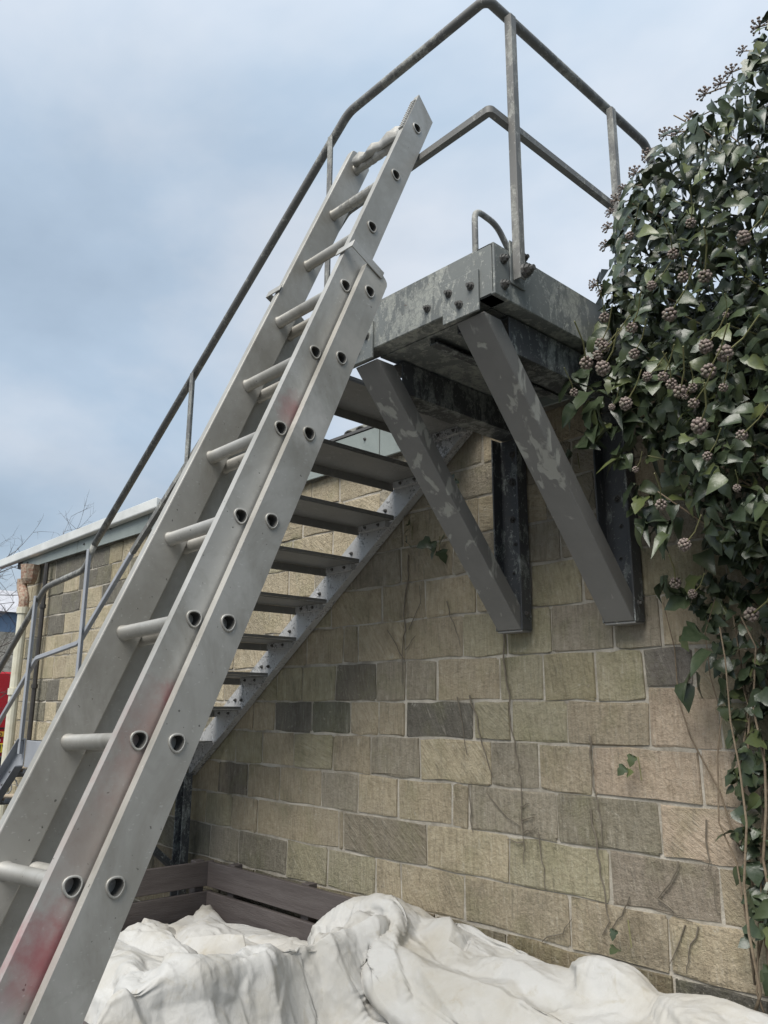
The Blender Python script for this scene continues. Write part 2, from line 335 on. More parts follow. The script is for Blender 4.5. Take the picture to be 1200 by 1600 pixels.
# ------------------------------------------------------------------ stone building
XL, XR = -2.90, 0.45
bld = empty('stone_building', W((XL+XR)/2, .3, GZ), 'sandstone block building with the steel stair and platform fixed to its long wall', 'building')
mb = MB(); mb.box(W(XL, .0009, GZ), W(XR, .9, .512))
core = mb.build('mortar_core', MMORTAR, bld)
def stone_mesh(w, h, dep, seedk, proud):
    rng = random.Random(seedk); nx = 4; nzv = 3; v = []; f = []
    rx = rng.uniform(.004, .008); rz = rng.uniform(.004, .008); cxs = [0, rx, w*.33*rng.uniform(.8, 1.2), w*.66*rng.uniform(.85, 1.15), w-rx, w]; czs = [0, rz, h-rz, h]
    xs = cxs; zs = czs; nx = 6; nzv = 4
    jit = {(0, 0): 0}
    for j, z_ in enumerate(zs):
        for i, x_ in enumerate(xs):
            edge = i in (0, nx-1) or j in (0, nzv-1); corner = i in (0, nx-1) and j in (0, nzv-1)
            y_ = -proud + (rng.uniform(.001, .004) if edge else rng.uniform(-.003, .003)) + (.002 if corner else 0)
            jx = rng.uniform(-.006, .006) if i in (0, nx-1) or j in (0, nzv-1) else 0; jz = rng.uniform(-.006, .006)
            if corner: jx += .006*(1 if i == 0 else -1); jz += .005*(1 if j == 0 else -1)
            v.append((x_-w/2+jx, y_, z_-h/2+jz))
    for j in range(nzv-1):
        for i in range(nx-1):
            a = j*nx+i; f.append((a, a+1, a+nx+1, a+nx))
    border = [i for i in range(nx)] + [j*nx+nx-1 for j in range(1, nzv)] + [(nzv-1)*nx+i for i in range(nx-2, -1, -1)] + [j*nx for j in range(nzv-2, 0, -1)]
    k = len(v)
    for i in border: x_, y_, z_ = v[i]; v.append((x_, dep, z_))
    n = len(border)
    for q in range(n): f.append((border[(q+1) % n], border[q], k+q, k+(q+1) % n))
    return v, f
TAN = (.47, .40, .285); BRN = (.38, .325, .235); GRN = (.395, .365, .25); PNK = (.53, .425, .325); DRK = (.145, .14, .125); LGT = (.55, .475, .335); GRY = (.315, .285, .23)
COURSES = [('A', -.314, -.248), ('B', -.248, -.182), ('C', -.182, -.116), ('D', -.116, -.050), ('E', -.050, .009), ('F', .009, .077), ('G', .077, .146),
           ('H', .146, .212), ('I', .212, .275), ('J', .275, .337), ('K', .337, .392), ('L', .392, .452)]
JOINTS = {
 'A':[-1.492, -1.328, -1.206, -1.079, -1.018, -0.882, -0.692, -0.549],
 'B':[-1.625, -1.524, -1.431, -1.178, -1.164, -0.958, -0.793, -0.628, -0.48],
 'C':[-1.58, -1.47, -1.359, -1.229, -1.126, -1.025, -0.903, -0.868, -0.706, -0.55],
 'D':[-1.52, -1.422, -1.315, -1.196, -1.093, -0.973, -0.823, -0.734, -0.646, -0.491],
 'E':[-1.457, -1.382, -1.263, -1.149, -1.074, -1.007, -0.856, -0.782, -0.683, -0.556, -0.462],
 'F':[-1.379, -1.294, -1.193, -1.081, -1.007, -0.933, -0.803, -0.721, -0.632, -0.558, -0.491],
 'G':[-1.173, -1.131, -1.008, -0.875, -0.786, -0.704, -0.599, -0.53],
 'H':[-1.21, -1.067, -0.959, -0.844, -0.737, -0.646, -0.555],
 'I':[-1.147, -1.018, -0.894, -0.783, -0.681, -0.6],
 'J':[-1.013, -0.837, -0.703, -0.618], 'K': [], 'L': []}
SPECIAL = {('E', -1.32): DRK, ('E', -1.2): (0.145, 0.152, 0.116), ('E', -.93): DRK, ('F', -1.15): (0.174, 0.160, 0.131), ('F', -.525): (0.167, 0.157, 0.145), ('E', -.51): PNK, ('D', -.57): PNK, ('D', -.47): PNK, ('C', -.5): PNK,
           ('C', -.79): GRY, ('C', -.62): (0.239, 0.225, 0.174), ('B', -.56): (0.290, 0.254, 0.210), ('B', -.87): LGT, ('D', -.9): LGT, ('B', -1.06): (0.246, 0.217, 0.167), ('A', -1.4): (0.217, 0.203, 0.167), ('A', -1.14): GRN, ('C', -1.52): (0.189, 0.167, 0.138),
           ('F', -.76): GRN, ('F', -.68): (0.377, 0.341, 0.210), ('F', -.59): GRN, ('E', -.82): GRN, ('E', -.73): GRN, ('G', -.75): GRN, ('G', -.83): GRN}
rs = random.Random(11); cells = []
for (nm, z0, z1) in COURSES:
    js = list(JOINTS[nm]); x = (js[0] if js else -.45)
    left = []
    while x > XL+.2:
        x -= rs.uniform(.075, .15); left.append(x)
    if XL+.04 > left[-1]: left.pop()
    x = js[-1] if js else -.45
    right = []
    while x < XR-.2: x += rs.uniform(.1, .19); right.append(x)
    js = [XL] + left[::-1] + (js if js else [-.45]) + right + [XR]
    js = sorted(js)
    for a, c in zip(js[:-1], js[1:]):
        zb, zt = z0, z1
        if nm == 'E' and abs((a+c)/2+.509) < .02: zt = .027
        if nm == 'F' and -.56 < (a+c)/2 < -.46: zb = .027
        cells.append((nm, a, c, zb, zt))
vis = [c for c in cells if c[1] < -.36]
vis.sort(key=lambda c: -((c[2]-c[1])*(c[4]-c[3])/max(.4, (c[1]+c[2])**2*.25+1)))
keep = set(map(id, vis[:290])); rest = []
for cell in cells:
    nm, a, c, zb, zt = cell; gp = .0020; w = (c-a-2*gp)*D; h = (zt-zb-2*gp)*D
    v, f = stone_mesh(w, h, .02, rs.random(), rs.uniform(.001, .006)); ctr = W((a+c)/2, 0, (zb+zt)/2)
    if id(cell) in keep:
        me = bpy.data.meshes.new('stone'); me.from_pydata(v, [], f); me.materials.append(MSTONE)
        o = link('stone', me, bld, ctr)
        col = rs.choice([TAN, TAN, BRN, GRN, GRN, GRY, TAN, BRN])
        if a < -1.7: col = rs.choice([LGT, LGT, LGT, TAN, DRK, (.44, .38, .25), (.2, .19, .15), LGT])
        elif zb > .2 and a > -1.3: col = rs.choice([BRN, GRY, TAN, GRY])
        for (n2_, xm), cc in SPECIAL.items():
            if n2_ == nm and a < xm < c: col = cc
        k = rs.uniform(.94, 1.06); mean = (.43, .37, .26) if a < -.75 else (.46, .385, .28); bl_ = .25 if col != DRK and col[0] > .2 else .12
        col = tuple(q*(1-bl_)+m_*bl_ for q, m_ in zip(col, mean)); o.color = (col[0]*k, col[1]*k, col[2]*k, 1)
    else: rest.append((v, f, ctr))
z = -.314
while z > GZ+.02:
    x = XL
    while x < XR-.05:
        c = min(XR, x+rs.uniform(.1, .19)); v, f = stone_mesh((c-x)*D-.012, .066*D-.012, .02, rs.random(), rs.uniform(.004, .012)); rest.append((v, f, W((x+c)/2, 0, z-.033))); x = c
    z -= .066
# left return wall (perpendicular), same stones turned
mb = MB()
for v, f, ctr in rest: mb.add([Vector(q)+ctr for q in v], f)
for i in range(11):
    y = .004
    zb = -.314 + .066*i
    while y < .86:
        c = min(.9, y+rs.uniform(.1, .19)); v, f = stone_mesh((c-y)*D-.012, .066*D-.012, .02, rs.random(), .008)
        mb.add([Vector((XL*D+q[1], (y+c)/2*D+q[0], (zb+.033)*D+EYE+q[2])) for q in v], f); y = c
o = mb.build('stonework', MSTONE2, bld); prop(o, kind='stuff')

# eaves: metal fascia boards, white roof edge, lower felt roof
fx = [-2.863, -2.41, -1.96, -1.51, -1.06, -.60, -.15, .3]
for a, c in zip(fx[:-1], fx[1:]):
    mb = MB(); mb.box(W(a+.0012, -.0165, .450), W(c-.0012, -.0125, .514)); f = mb.build('fascia_board', MFASC, bld, bevel=.003)
    for xx, zz_ in ((a+.05, .47), (c-.04, .497), ((a+c)/2, .49)): bolt(W(xx, -.0166, zz_), (0, -1, 0), f, .6)
mb = MB(); mb.box(W(XL-.02, -.0125, .462), W(XR, .0, .508)); mb.build('fascia_backing', MWOOD, bld)
mb = MB(); mb.extrude([(-.036*D, .003*D), (-.033*D, 0), (-.0172*D, 0), (-.0172*D, .026*D), (-.036*D, .029*D)], W(-3.06, 0, .4765), W(-1.885, 0, .496), (0, 1, 0), (0, 0, 1)); mb.build('gutter_board', MWHITE, bld, bevel=.004)
mb = MB(); mb.box(W(-2.965, -.0165, .5145), W(-1.895, .9, .5195)); mb.build('upper_roof', MWHITE, bld, bevel=.004)
mb = MB(); mb.box(W(-1.893, -.018, .5155), W(XR, .9, .521)); mb.build('lower_roof', MROOF, bld)
# a bank of mossy tiles that rises behind the lower eaves
for r_ in range(4):
    for i in range(9):
        xx = -1.20 + .036*i + (.018 if r_ % 2 else 0); y0 = .03+.028*r_; z0 = .538+.017*r_
        if i < r_*.8: continue
        mb = MB(); pr = [(.017*D*math.cos(q), .013*D*math.sin(q)) for q in [math.pi*k/6 for k in range(7)]] + [(.0145*D*math.cos(q), .0105*D*math.sin(q)) for q in [math.pi*k/6 for k in range(6, -1, -1)]]
        mb.extrude(pr, W(xx, y0, z0), W(xx, y0+.04, z0+.022), (1, 0, 0), (0, -.45, .9)); mb.build('roof_tile', MTILE, bld)
mb = MB(); mb.tube([W(-1.455, .13, .521), W(-1.455, .13, .575), W(-1.455, .13, .578), W(-1.455, .13, .598)], .022*D, 14, [1, .9, 1.08, 1.08]); mb.build('chimney_pot', MCLAY, bld)
# rainwater pipes at the far corner
pp = empty('drainpipe', W(-2.68, -.05, GZ), 'cream downpipe with rusty hopper at the far corner of the stone wall', 'pipe')
mb = MB(); mb.tube([W(-2.70, -.055, GZ), W(-2.70, -.055, .30)], .0155*D, 12)
mb.tube([W(-2.70, -.055, .285), W(-2.70, -.055, .305)], .0195*D, 12); mb.tube([W(-2.70, -.055, .03), W(-2.70, -.055, .05)], .0195*D, 12); mb.build('pipe', MPIPE, pp, smooth=False)
mb = MB(); mb.tube(fillet([W(-2.70, -.055, .30), W(-2.70, -.055, .335), W(-2.735, -.055, .375), W(-2.735, -.055, .40)], .04), .0165*D, 10); mb.build('swan_neck', MPIPE2, pp)
mb = MB(); mb.tube([W(-2.72, -.04, .385), W(-2.72, -.04, .40), W(-2.72, -.04, .425), W(-2.72, -.04, .447)], .026*D, 8, [.7, 1, 1.1, 1.2]); mb.build('hopper', MPIPE2, pp)
pb = empty('waste_pipe', W(-2.63, -.025, GZ), 'thin black pipe running down the wall beside the cream downpipe', 'pipe')
mb = MB(); mb.tube([W(-2.63, -.02, GZ), W(-2.63, -.02, .445)], .0075*D, 8); mb.build('pipe', MDARK, pb)
for zz_ in (-.2, .05, .3): mb = MB(); mb.tube([W(-2.63, -.02, zz_), W(-2.63, -.02, zz_+.012)], .0105*D, 8); mb.build('collar', MDARK, pb)

# ================================================================== STEEL STAIRCASE
SL = .0665/.0918
st = empty('steel_staircase', W(-1.2, -.17, GZ), 'grey painted steel fire stair with bracketed platform and tubular handrails along the wall', 'staircase')
YO, YI = -.322, -.022
def low(x): return .325 + SL*(x+1.012)
sv = .058*D; cs = math.cos(math.atan(SL)); dslope = Vector((1, 0, SL)).normalized(); nslope = Vector((-SL, 0, 1)).normalized(); wdt = sv*cs
pr = chan(wdt, .018*D, .008)
def stringer(y, x0, x1, zoff, mt, sgn):
    A = W(x0, y, low(x0)+zoff+.029); B = W(x1, y, low(x1)+zoff+.029)
    mb = MB().extrude(pr, A, B, nslope, Vector((0, sgn, 0)), (1, 0, 0), (1, 0, 0)); return mb.build('stringer', mt, st, bevel=.002)
s_in = stringer(YI, -1.67, -.782, 0, MSTRING, 1); s_out = stringer(YO, -1.60, -.812, 0, MSTRING, -1)
LZ = -.074
XA, XB = -1.563, -1.838
ZL = LZ - low(XB)            # lower flight offset so that it meets the landing
s_in2 = stringer(YI, -2.46, XB+.002, ZL-.055, MRAIL2, 1); s_out2 = stringer(YO, -2.46, XB+.002, ZL-.055, MRAIL2, -1)
for so_, xs in ((s_in, [(-1.50+.0918*k) for k in range(8)]),):
    for x in xs:
        for dx in ((-.022, .005, .028) if x < -1.4 else (.005,)): bolt(W(x+dx, YI-.001, low(x)+.028+.012*(1 if dx > 0 else -1)), (0, -1, 0), so_, .62)
for x in (-1.90, -1.94, -2.0): bolt(W(x, YO-.0005, low(x)+ZL-.024), (0, -1, 0), s_out2, .7)
def tread(xn, z, wood=False, mt=MTREAD):
    mb = MB(); d = .096; th = .0022
    mb.box(W(xn-d, YO+.0035, z-th), W(xn, YI-.0015, z)); 
    mb.box(W(xn-d, YO+.0035, z-.0165), W(xn-d+th, YI-.0015, z-th-.0003)); mb.box(W(xn-th*.9, YO+.0035, z+.0003), W(xn, YI-.0015, z+.006))
    o = mb.build('tread', mt, st, bevel=.0015)
    mb = MB(); mb.box(W(xn-d+.012, YI-.0125, z-.014), W(xn-.012, YI-.0016, z-th-.0004)); mb.build('cleat', MSTRING if not wood else mt, o)
    bolt(W(xn-.03, YI-.0126, z-.008), (0, -1, 0), o, .55); bolt(W(xn-.065, YI-.0126, z-.008), (0, -1, 0), o, .55)
    if wood: mb = MB(); mb.box(W(xn-d+.004, YO+.005, z+.001), W(xn-.003, YI-.003, z+.0065)); mb.build('timber_slat', MTIMB, o)
for j in range(8): tread(-.8284-.0918*j, .458-.0665*j)
for j in range(1, 7): tread(XB-.0918*(j-1)-.004, LZ-.0665*j, True, MRAIL2)
# landing between the flights
mb = MB(); mb.box(W(XB+.003, YO+.003, LZ-.003), W(XA-.012, YI-.002, LZ)); mb.build('landing_plate', MTREAD, st)
mb = MB().extrude(chan(.055*D, .018*D, .008), W(XB+.004, YO, LZ-.0275), W(-1.585, YO, LZ-.0275), (0, 0, 1), (0, 1, 0)); lo_ = mb.build('landing_beam', MRAIL2, st, bevel=.002)
bolt(W(-1.77, YO-.0005, LZ-.04), (0, -1, 0), lo_, .8); bolt(W(-1.70, YO-.0005, LZ-.02), (0, -1, 0), lo_, .8)
mb = MB().extrude(chan(.055*D, .014*D, .008), W(XB+.004, YI, LZ-.0275), W(-1.672, YI, LZ-.0275), (0, 0, 1), (0, 1, 0)); mb.build('landing_beam', MSTEEL, st, bevel=.002)
# post and brace under the landing
mb = MB().extrude(chan(.034*D, .02*D, .008), W(-1.66, -.026, GZ), W(-1.66, -.026, -.145), (1, 0, 0), (0, -1, 0)); po_ = mb.build('support_post', MSTEEL, st, bevel=.002)
for zz_ in (-.19, -.25, -.32): bolt(W(-1.66, -.0295, zz_), (0, -1, 0), po_, .8)
mb = MB().extrude(chan(.022*D, .012*D, .006), W(-1.66, -.05, -.345), W(-1.66, YO+.02, -.135), (1, 0, 0), Vector((0, .6, .8))); mb.build('diagonal_brace', MSTEEL, st)
# --- platform
XP0, XP1, ZT, ZB = -.812, -.533, .532, .465
mb = MB().extrude(chan((ZT-ZB)*D, .026*D, .009), W(XP0, YO-.003, (ZT+ZB)/2), W(XP1-.0042, YO-.003, (ZT+ZB)/2), (0, 0, 1), (0, 1, 0)); fr_ = mb.build('front_beam', MBEAM, st, bevel=.003)
mb = MB().extrude(chan((ZT-ZB)*D, .026*D, .009), W(XP1, -.003, (ZT+ZB)/2), W(XP1, YO-.003, (ZT+ZB)/2), (0, 0, 1), (-1, 0, 0)); sd_ = mb.build('side_beam', MBEAM, st, bevel=.003)
mb = MB(); mb.box(W(-.736, YO+.001, .5245), W(XP1-.004, -.002, .528)); mb.build('deck_plate', MBEAM, st)
mb = MB(); mb.box(W(-.756, YO+.0245, .4652), W(XP1-.027, -.004, .4678)); mb.build('soffit_plate', MBEAM, st)
for (xx, yy, zz_, nn) in ((XP1, -.308, .515, 1), (XP1, -.308, .482, 1)): bolt(W(xx+.0006, yy, zz_), (1, 0, 0), sd_, 1.1)
for (xx, zz_) in ((-.64, .485),): bolt(W(xx, YO-.0035, zz_), (0, -1, 0), fr_, .9)
for xx in (-.668, -.62): mb = MB().extrude(angle(.014*D, .014*D, .006), W(xx, YO+.03, .4545), W(xx, -.004, .4545), (1, 0, 0), (0, 0, 1)); mb.build('bearer', MSTEEL, st)
for X0, wide in ((-.758, 0), (-.574, 0)):
    br = None
    mb = MB().extrude(chan(.05*D, .024*D, .008), W(X0, -.0062, .111), W(X0, -.0062, .4155), (1, 0, 0), (0, -1, 0)); wp = mb.build('wall_post', MSTEEL, st, bevel=.002)
    for zz_, s in ((.345, 1.25), (.285, 1.0), (.245, .6), (.2, .5), (.39, 1)): bolt(W(X0+random.uniform(-.004, .004), -.0092, zz_), (0, -1, 0), wp, s)
    mb = MB().extrude(chan(.046*D, .04*D, .008), W(X0+.02, -.0063, .4395), W(X0+.02, YO+.05, .4395), (0, 0, 1), (-1, 0, 0)); mb.build('cantilever_beam', MSTEEL, st, bevel=.002)
    ax = (Vector((0, -.030, .1115))-Vector((0, -.322, .4505))).normalized(); inn = Vector((0, .757, .653)); inn = (inn-ax*inn.dot(ax)).normalized()
    hi_ = W(X0, -.322, .4505); lo2 = W(X0, -.030, .1115)
    mb = MB().extrude(chan(.044*D, .024*D, .008), hi_, lo2, (1, 0, 0), inn, (0, 0, 1), (0, 0, 1)); brc = mb.build('brace', MBRACE, st, bevel=.003)
    mb = MB(); mb.box(W(X0-.038, YO-.0066, .451), W(X0+.019, YO-.0032, .5045)); gs = mb.build('gusset_plate', MBEAM, st, bevel=.002)
    for dx, zz_ in ((.008, .485), (-.027, .489), (-.01, .468)): bolt(W(X0+dx, YO-.0068, zz_), (0, -1, 0), gs, .95)
    mb = MB(); mb.box(W(X0-.022, -.0285, .1085), W(X0+.0235, -.0065, .1108)); mb.build('foot_plate', MBRACE, st)
    bolt(W(X0+.0225, -.02, .135), (1, 0, 0), brc, 1.0)
# --- handrails
RR = .0066*D
def rail(pts, r, fr=.12, m=MRAIL, name='handrail'):
    mb = MB().tube(fillet([W(*p) for p in pts], fr), r, 12); o = mb.build(name, m, st); o.data.shade_smooth(); return o
YR = -.325
tr = [(XP1, .115, .525), (XP1, .115, .80), (XP1, .07, .875), (XP1, YR+.007, .8765), (XP1-.007, YR, .876), (-.800, YR, .868), (-1.570, YR, .315)]
h1 = rail(tr, RR, .04); 
lowr = [(-1.5695, YR, .3153), (-1.604, YR, .268), (-1.806, YR, .252), (-2.46, YR, -.225)]
h2 = rail(lowr, RR*.97, .07, MRAIL2 if False else MRAIL)
# square mid rail
def sqrail(pts, s, m=MRAIL):
    q = s/2; mb = MB().sweep(fillet([W(*p) for p in pts], .02, 3), [(-q, -q), (q, -q), (q, q), (-q, q)]); return mb.build('mid_rail', m, st, bevel=.003)
sqrail([(XP1, -.006, .708), (XP1, YR+.002, .711), (XP1-.002, YR, .711), (-.80, YR, .701), (-1.40, YR, .276)], .0092*D)
sqrail([(-1.402, YR, .2745), (-1.602, YR, .120), (-1.815, YR, .098), (-2.46, YR, -.372)], .0088*D, MRAIL2)
def post(x, y, z0, z1, m=MRAIL, s=.0102, turn=(1, 1), parent=st):
    mb = MB().extrude(angle(s*D, s*D, .006), W(x-s/2*turn[0], y-s/2*turn[1], z0), W(x-s/2*turn[0], y-s/2*turn[1], z1), (turn[0], 0, 0), (0, turn[1], 0)); return mb.build('baluster', m, st, bevel=.0015)
p1_ = post(XP1+.0085, -.288, .492, .868, turn=(-1, 1), s=.0108); post(XP1+.0085, -.047, .492, .868, turn=(-1, 1), s=.0102)
mb = MB(); mb.box(W(XP1+.0005, -.297, .488), W(XP1+.0022, -.268, .545)); gp_ = mb.build('base_tab', MBEAM, st, bevel=.002)
bolt(W(XP1+.0165, -.285, .503), (1, 0, 0), p1_, 1.5); bolt(W(XP1+.0025, -.272, .53), (1, 0, 0), gp_, 1.1)
post(-.833, YR-.004, low(-.833)+.02, .842); post(-1.207, YR-.004, low(-1.207)+.02, .572)
post(-1.575, YR-.006, low(-1.575)+.005, .305, MRAIL2); post(-1.836, YR-.006, LZ-.028, .235, MRAIL2); post(-2.2, YR-.006, low(-2.2)+ZL-.03, -.04, MRAIL2)
# short rail end on the far side of the platform, by the roof
rail([(-.797, -.04, .527), (-.797, -.04, .836), (-.797, .02, .832), (-.797, .075, .77), (-.797, .09, .52)], .0055*D, .06, MRAIL, 'end_rail')

# ================================================================== EXTENSION LADDER
K = 1.22
C0 = Vector((0, -D, EYE))
c0 = Vector((-1.4075, .6194, -.2916))*K + C0
vh = Vector((-.059, .422, .905)).normalized(); wh = Vector((-.998, -.047, -.043)); wh = (wh-vh*wh.dot(vh)).normalized(); nh = vh.cross(wh).normalized()
if nh.y < 0: nh = -nh
PITCH = .30995; RW = .3362; TK = .028
lad = empty('extension_ladder', c0 + vh*(-1.38), 'scuffed aluminium extension ladder with D-shaped rungs leaning up to the platform rail', 'ladder')
hz_ = (Vector((0, 0, 1)) - wh*wh.z).normalized()         # the flat of every rung is level
hx_ = wh.cross(hz_).normalized()
def dprof(r, n=18):
    out = []
    for i in range(n):
        a = 2*math.pi*i/n; k = 1 - .065*math.cos(3*(a+math.pi/2))*-1     # rounded triangle, point down
        out.append((r*k*math.cos(a), r*k*math.sin(a)))
    return out
def ladpt(o, w, n, v): return o + wh*w + nh*n + vh*v
def stile(o, w0, w1, n0, n1, v0, v1, holes, r, m, outer, cutA=0, cutB=0, name='stile', round_top=False):
    """box section between w0 (outer face) and w1; holes through the face at w0"""
    mb = MB(); cell = r*1.45
    def P(n, v): return ladpt(o, w0, n, v)
    # outer face strips
    ys = [v0] + sum([[h-cell, h+cell] for h in sorted(holes)], []) + [v1]
    def topv(n, v): return v + (cutB*(n-n1) if v == v1 else 0)
    def crop(v):
        return v
    if round_top:
        mid = (n0+n1)/2; hw = (n1-n0)/2
    for i in range(0, len(ys), 2):
        a, c = ys[i], ys[i+1]
        mb.add([P(n0, a), P(n1, a), P(n1, topv(n1, c)), P(n0, topv(n0, c))], [(0, 1, 2, 3)])
    dp = dprof(r*.98)
    for h in holes:
        loop = [P(0, h)+hx_*a+hz_*c for a, c in dp]; nl = len(loop); outer_l = []
        for q in loop:
            d = q-P(0, h); dn, dv_ = d.dot(nh), d.dot(vh); ang = math.atan2(dv_, dn)
            # project to the rectangle
            ca, sa = math.cos(ang), math.sin(ang)
            tx = (n1 if ca > 0 else -n0)/max(abs(ca), 1e-6) if ca != 0 else 1e9; ty = cell/max(abs(sa), 1e-6); tt = min(tx, ty)
            outer_l.append((ca*tt, sa*tt))
        # snap corners
        for cx_, cy_ in ((n0, -cell), (n1, -cell), (n1, cell), (n0, cell)):
            j = min(range(nl), key=lambda q: (outer_l[q][0]-cx_)**2+(outer_l[q][1]-cy_)**2); outer_l[j] = (cx_, cy_)
        ov = [P(a, h+c) for a, c in outer_l]
        mb.add(loop+ov, [(i, (i+1) % nl, nl+(i+1) % nl, nl+i) for i in range(nl)])
    # other three sides, inner face and ends
    def Q(w, n, v): return ladpt(o, w, n, v)
    t0, t1 = v1+cutB*(n0-n1), v1
    mb.add([Q(w0, n0, v0), Q(w0, n0, t0), Q(w1, n0, t0), Q(w1, n0, v0)], [(0, 1, 2, 3)])
    mb.add([Q(w0, n1, v0), Q(w0, n1, t1), Q(w1, n1, t1), Q(w1, n1, v0)], [(0, 1, 2, 3)])
    mb.add([Q(w1, n0, v0), Q(w1, n0, t0), Q(w1, n1, t1), Q(w1, n1, v0)], [(0, 1, 2, 3)])
    mb.add([Q(w0, n0, v0), Q(w0, n1, v0), Q(w1, n1, v0), Q(w1, n0, v0)], [(0, 1, 2, 3)])
    if round_top:
        k = 8; mid = (n0+n1)/2; hw = (n1-n0)/2
        arc = [(mid-hw*math.cos(math.pi*i/k), t1+.45*hw*math.sin(math.pi*i/k)) for i in range(k+1)]
        a = [Q(w0, x, y) for x, y in arc]; b_ = [Q(w1, x, y) for x, y in arc]; n = len(arc)
        mb.add(a+b_, [tuple(range(n)), tuple(range(n, 2*n))[::-1]]+[(i, i+1, n+i+1, n+i) for i in range(n-1)])
    else: mb.add([Q(w0, n0, t0), Q(w0, n1, t1), Q(w1, n1, t1), Q(w1, n0, t0)], [(0, 1, 2, 3)])
    # remove doubles so the bevel works
    me = mb.mesh(name, m, ladpt(o, w0, 0, (v0+v1)/2)); bm = bmesh.new(); bm.from_mesh(me); bmesh.ops.remove_doubles(bm, verts=bm.verts, dist=1e-4)
    bmesh.ops.recalc_face_normals(bm, faces=bm.faces); bm.to_mesh(me); bm.free()
    ob = link(name, me, lad, ladpt(o, w0, 0, (v0+v1)/2))
    bv = ob.modifiers.new('bevel', 'BEVEL'); bv.width = .0035; bv.segments = 2; bv.limit_method = 'ANGLE'; bv.angle_limit = math.radians(50)
    return ob
def rung(o, h, w0, w1, r, m, name='rung'):
    mb = MB(); n = 18; wall = .9
    secs = [(w0-.004, 1.0*wall), (w0+.004, .94*wall), (w1-.004, .94*wall), (w1+.004, wall)]
    outs = [(w0-.004, 1.15), (w0-.001, 1.17), (w0, 1.12), (w0+.001, 1.0), (w0+TK-.001, 1.0), (w0+TK+.0, 1.14), (w0+TK+.004, 1.12), (w0+TK+.007, 1.0), (w1-TK-.007, 1.0), (w1-TK-.004, 1.12), (w1-TK, 1.14), (w1-TK+.001, 1.0), (w1-.001, 1.0), (w1, 1.12), (w1+.001, 1.17), (w1+.004, 1.15)]
    prof_o = dprof(r, n); ctr = o+vh*h
    def ring(w, k): return [ctr+wh*w+hx_*(a*k)+hz_*(c*k) for a, c in prof_o]
    allr = [ring(w, k) for w, k in outs] + [ring(w, k) for w, k in secs[::-1]]
    vs = sum(allr, []); R_ = len(allr); fs = []
    for i in range(R_):
        i2 = (i+1) % R_
        for j in range(n): j2 = (j+1) % n; fs.append((i*n+j, i*n+j2, i2*n+j2, i2*n+j))
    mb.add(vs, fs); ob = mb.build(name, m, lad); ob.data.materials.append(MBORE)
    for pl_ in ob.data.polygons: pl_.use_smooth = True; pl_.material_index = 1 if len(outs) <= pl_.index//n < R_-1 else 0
    return ob
redc = (.34, .03, .05)
fly_o = c0; base_o = c0 + nh*.0707 + vh*.0243
def lp(o, w, n, k, dv=0): return ladpt(o, w, n, PITCH*k+dv)
MFLY = alu_spots('aluminium_with_red_overspray', [(lp(fly_o, 0, .02, 4.25), .085, redc, .42), (lp(fly_o, 0, .035, 1.38), .05, redc, .6), (lp(fly_o, 0, .03, 1.15), .15, (.32, .17, .15), .5), (lp(fly_o, 0, .03, -.42), .15, redc, .7), (lp(fly_o, 0, .0, .3), .2, (.34, .25, .21), .5), (lp(fly_o, 0, .03, .8), .15, (.33, .22, .19), .5), (lp(fly_o, 0, 0, -1.1), .16, (.6, .6, .6), .8)])
MBASE = alu_spots('aluminium_with_pale_dust', [(lp(base_o, -.0369, .02, 6.3), .16, (.52, .49, .43), .9), (lp(base_o, -.0369, .03, 5.2), .15, (.52, .49, .44), .7), (lp(base_o, -.0369, .0, 4.1), .12, (.6, .58, .54), .8), (lp(base_o, -.0369, .03, 7.05), .1, (.5, .47, .4), .7)])
fh = [PITCH*k for k in range(-2, 10)]; bh = [PITCH*k for k in range(-4, 7)]
RRG = .0190
stile(fly_o, 0, TK, -.053, .053, PITCH*-2-.12, PITCH*9+.125, fh, RRG, MFLY, True, cutB=-.42)
stile(fly_o, RW+TK, RW, -.053, .053, PITCH*-2-.12, PITCH*9+.07, fh, RRG, MALU, True, round_top=True)
stile(base_o, -.0369, -.0089, -.051, .053, PITCH*-4-.16, PITCH*6+.09, bh, RRG, MBASE, True, round_top=True)
stile(base_o, RW+TK+.0369, RW+TK+.0089, -.051, .053, PITCH*-4-.16, PITCH*6+.09, bh, RRG, MALU, True, round_top=True)
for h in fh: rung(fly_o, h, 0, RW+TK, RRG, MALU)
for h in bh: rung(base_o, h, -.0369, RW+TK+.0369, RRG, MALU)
# anti-slip sleeve strips on the two top rungs
for k in (8, 9):
    for i in range(7):
        mb = MB(); w = .05+.036*i; ctr = lp(fly_o, w, 0, k)
        mb.sweep([ctr, ctr+wh*.018], [(q[0]*1.08, q[1]*1.08) for q in dprof(RRG, 14)], ref=hz_); mb.build('grip_ring', MALU, lad)
# crumpled guard plate near the top
mb = MB(); vs = []; fs = []
for i in range(11):
    w = .03+.29*i/10
    for j in range(7):
        a = math.radians(-70+200*j/6); r_ = .036+.009*math.sin(i*1.9+j)+.006*math.sin(j*2.3+i*.7)
        vs.append(lp(fly_o, w, -.004+r_*math.cos(a)*-1, 9, .012+r_*math.sin(a)*.8))
for i in range(10):
    for j in range(6): q = i*7+j; fs.append((q, q+1, q+8, q+7))
mb.add(vs, fs); gd = mb.build('bent_guard', MALU, lad); gd.data.shade_smooth(); sm_ = gd.modifiers.new('solid', 'SOLIDIFY'); sm_.thickness = .002
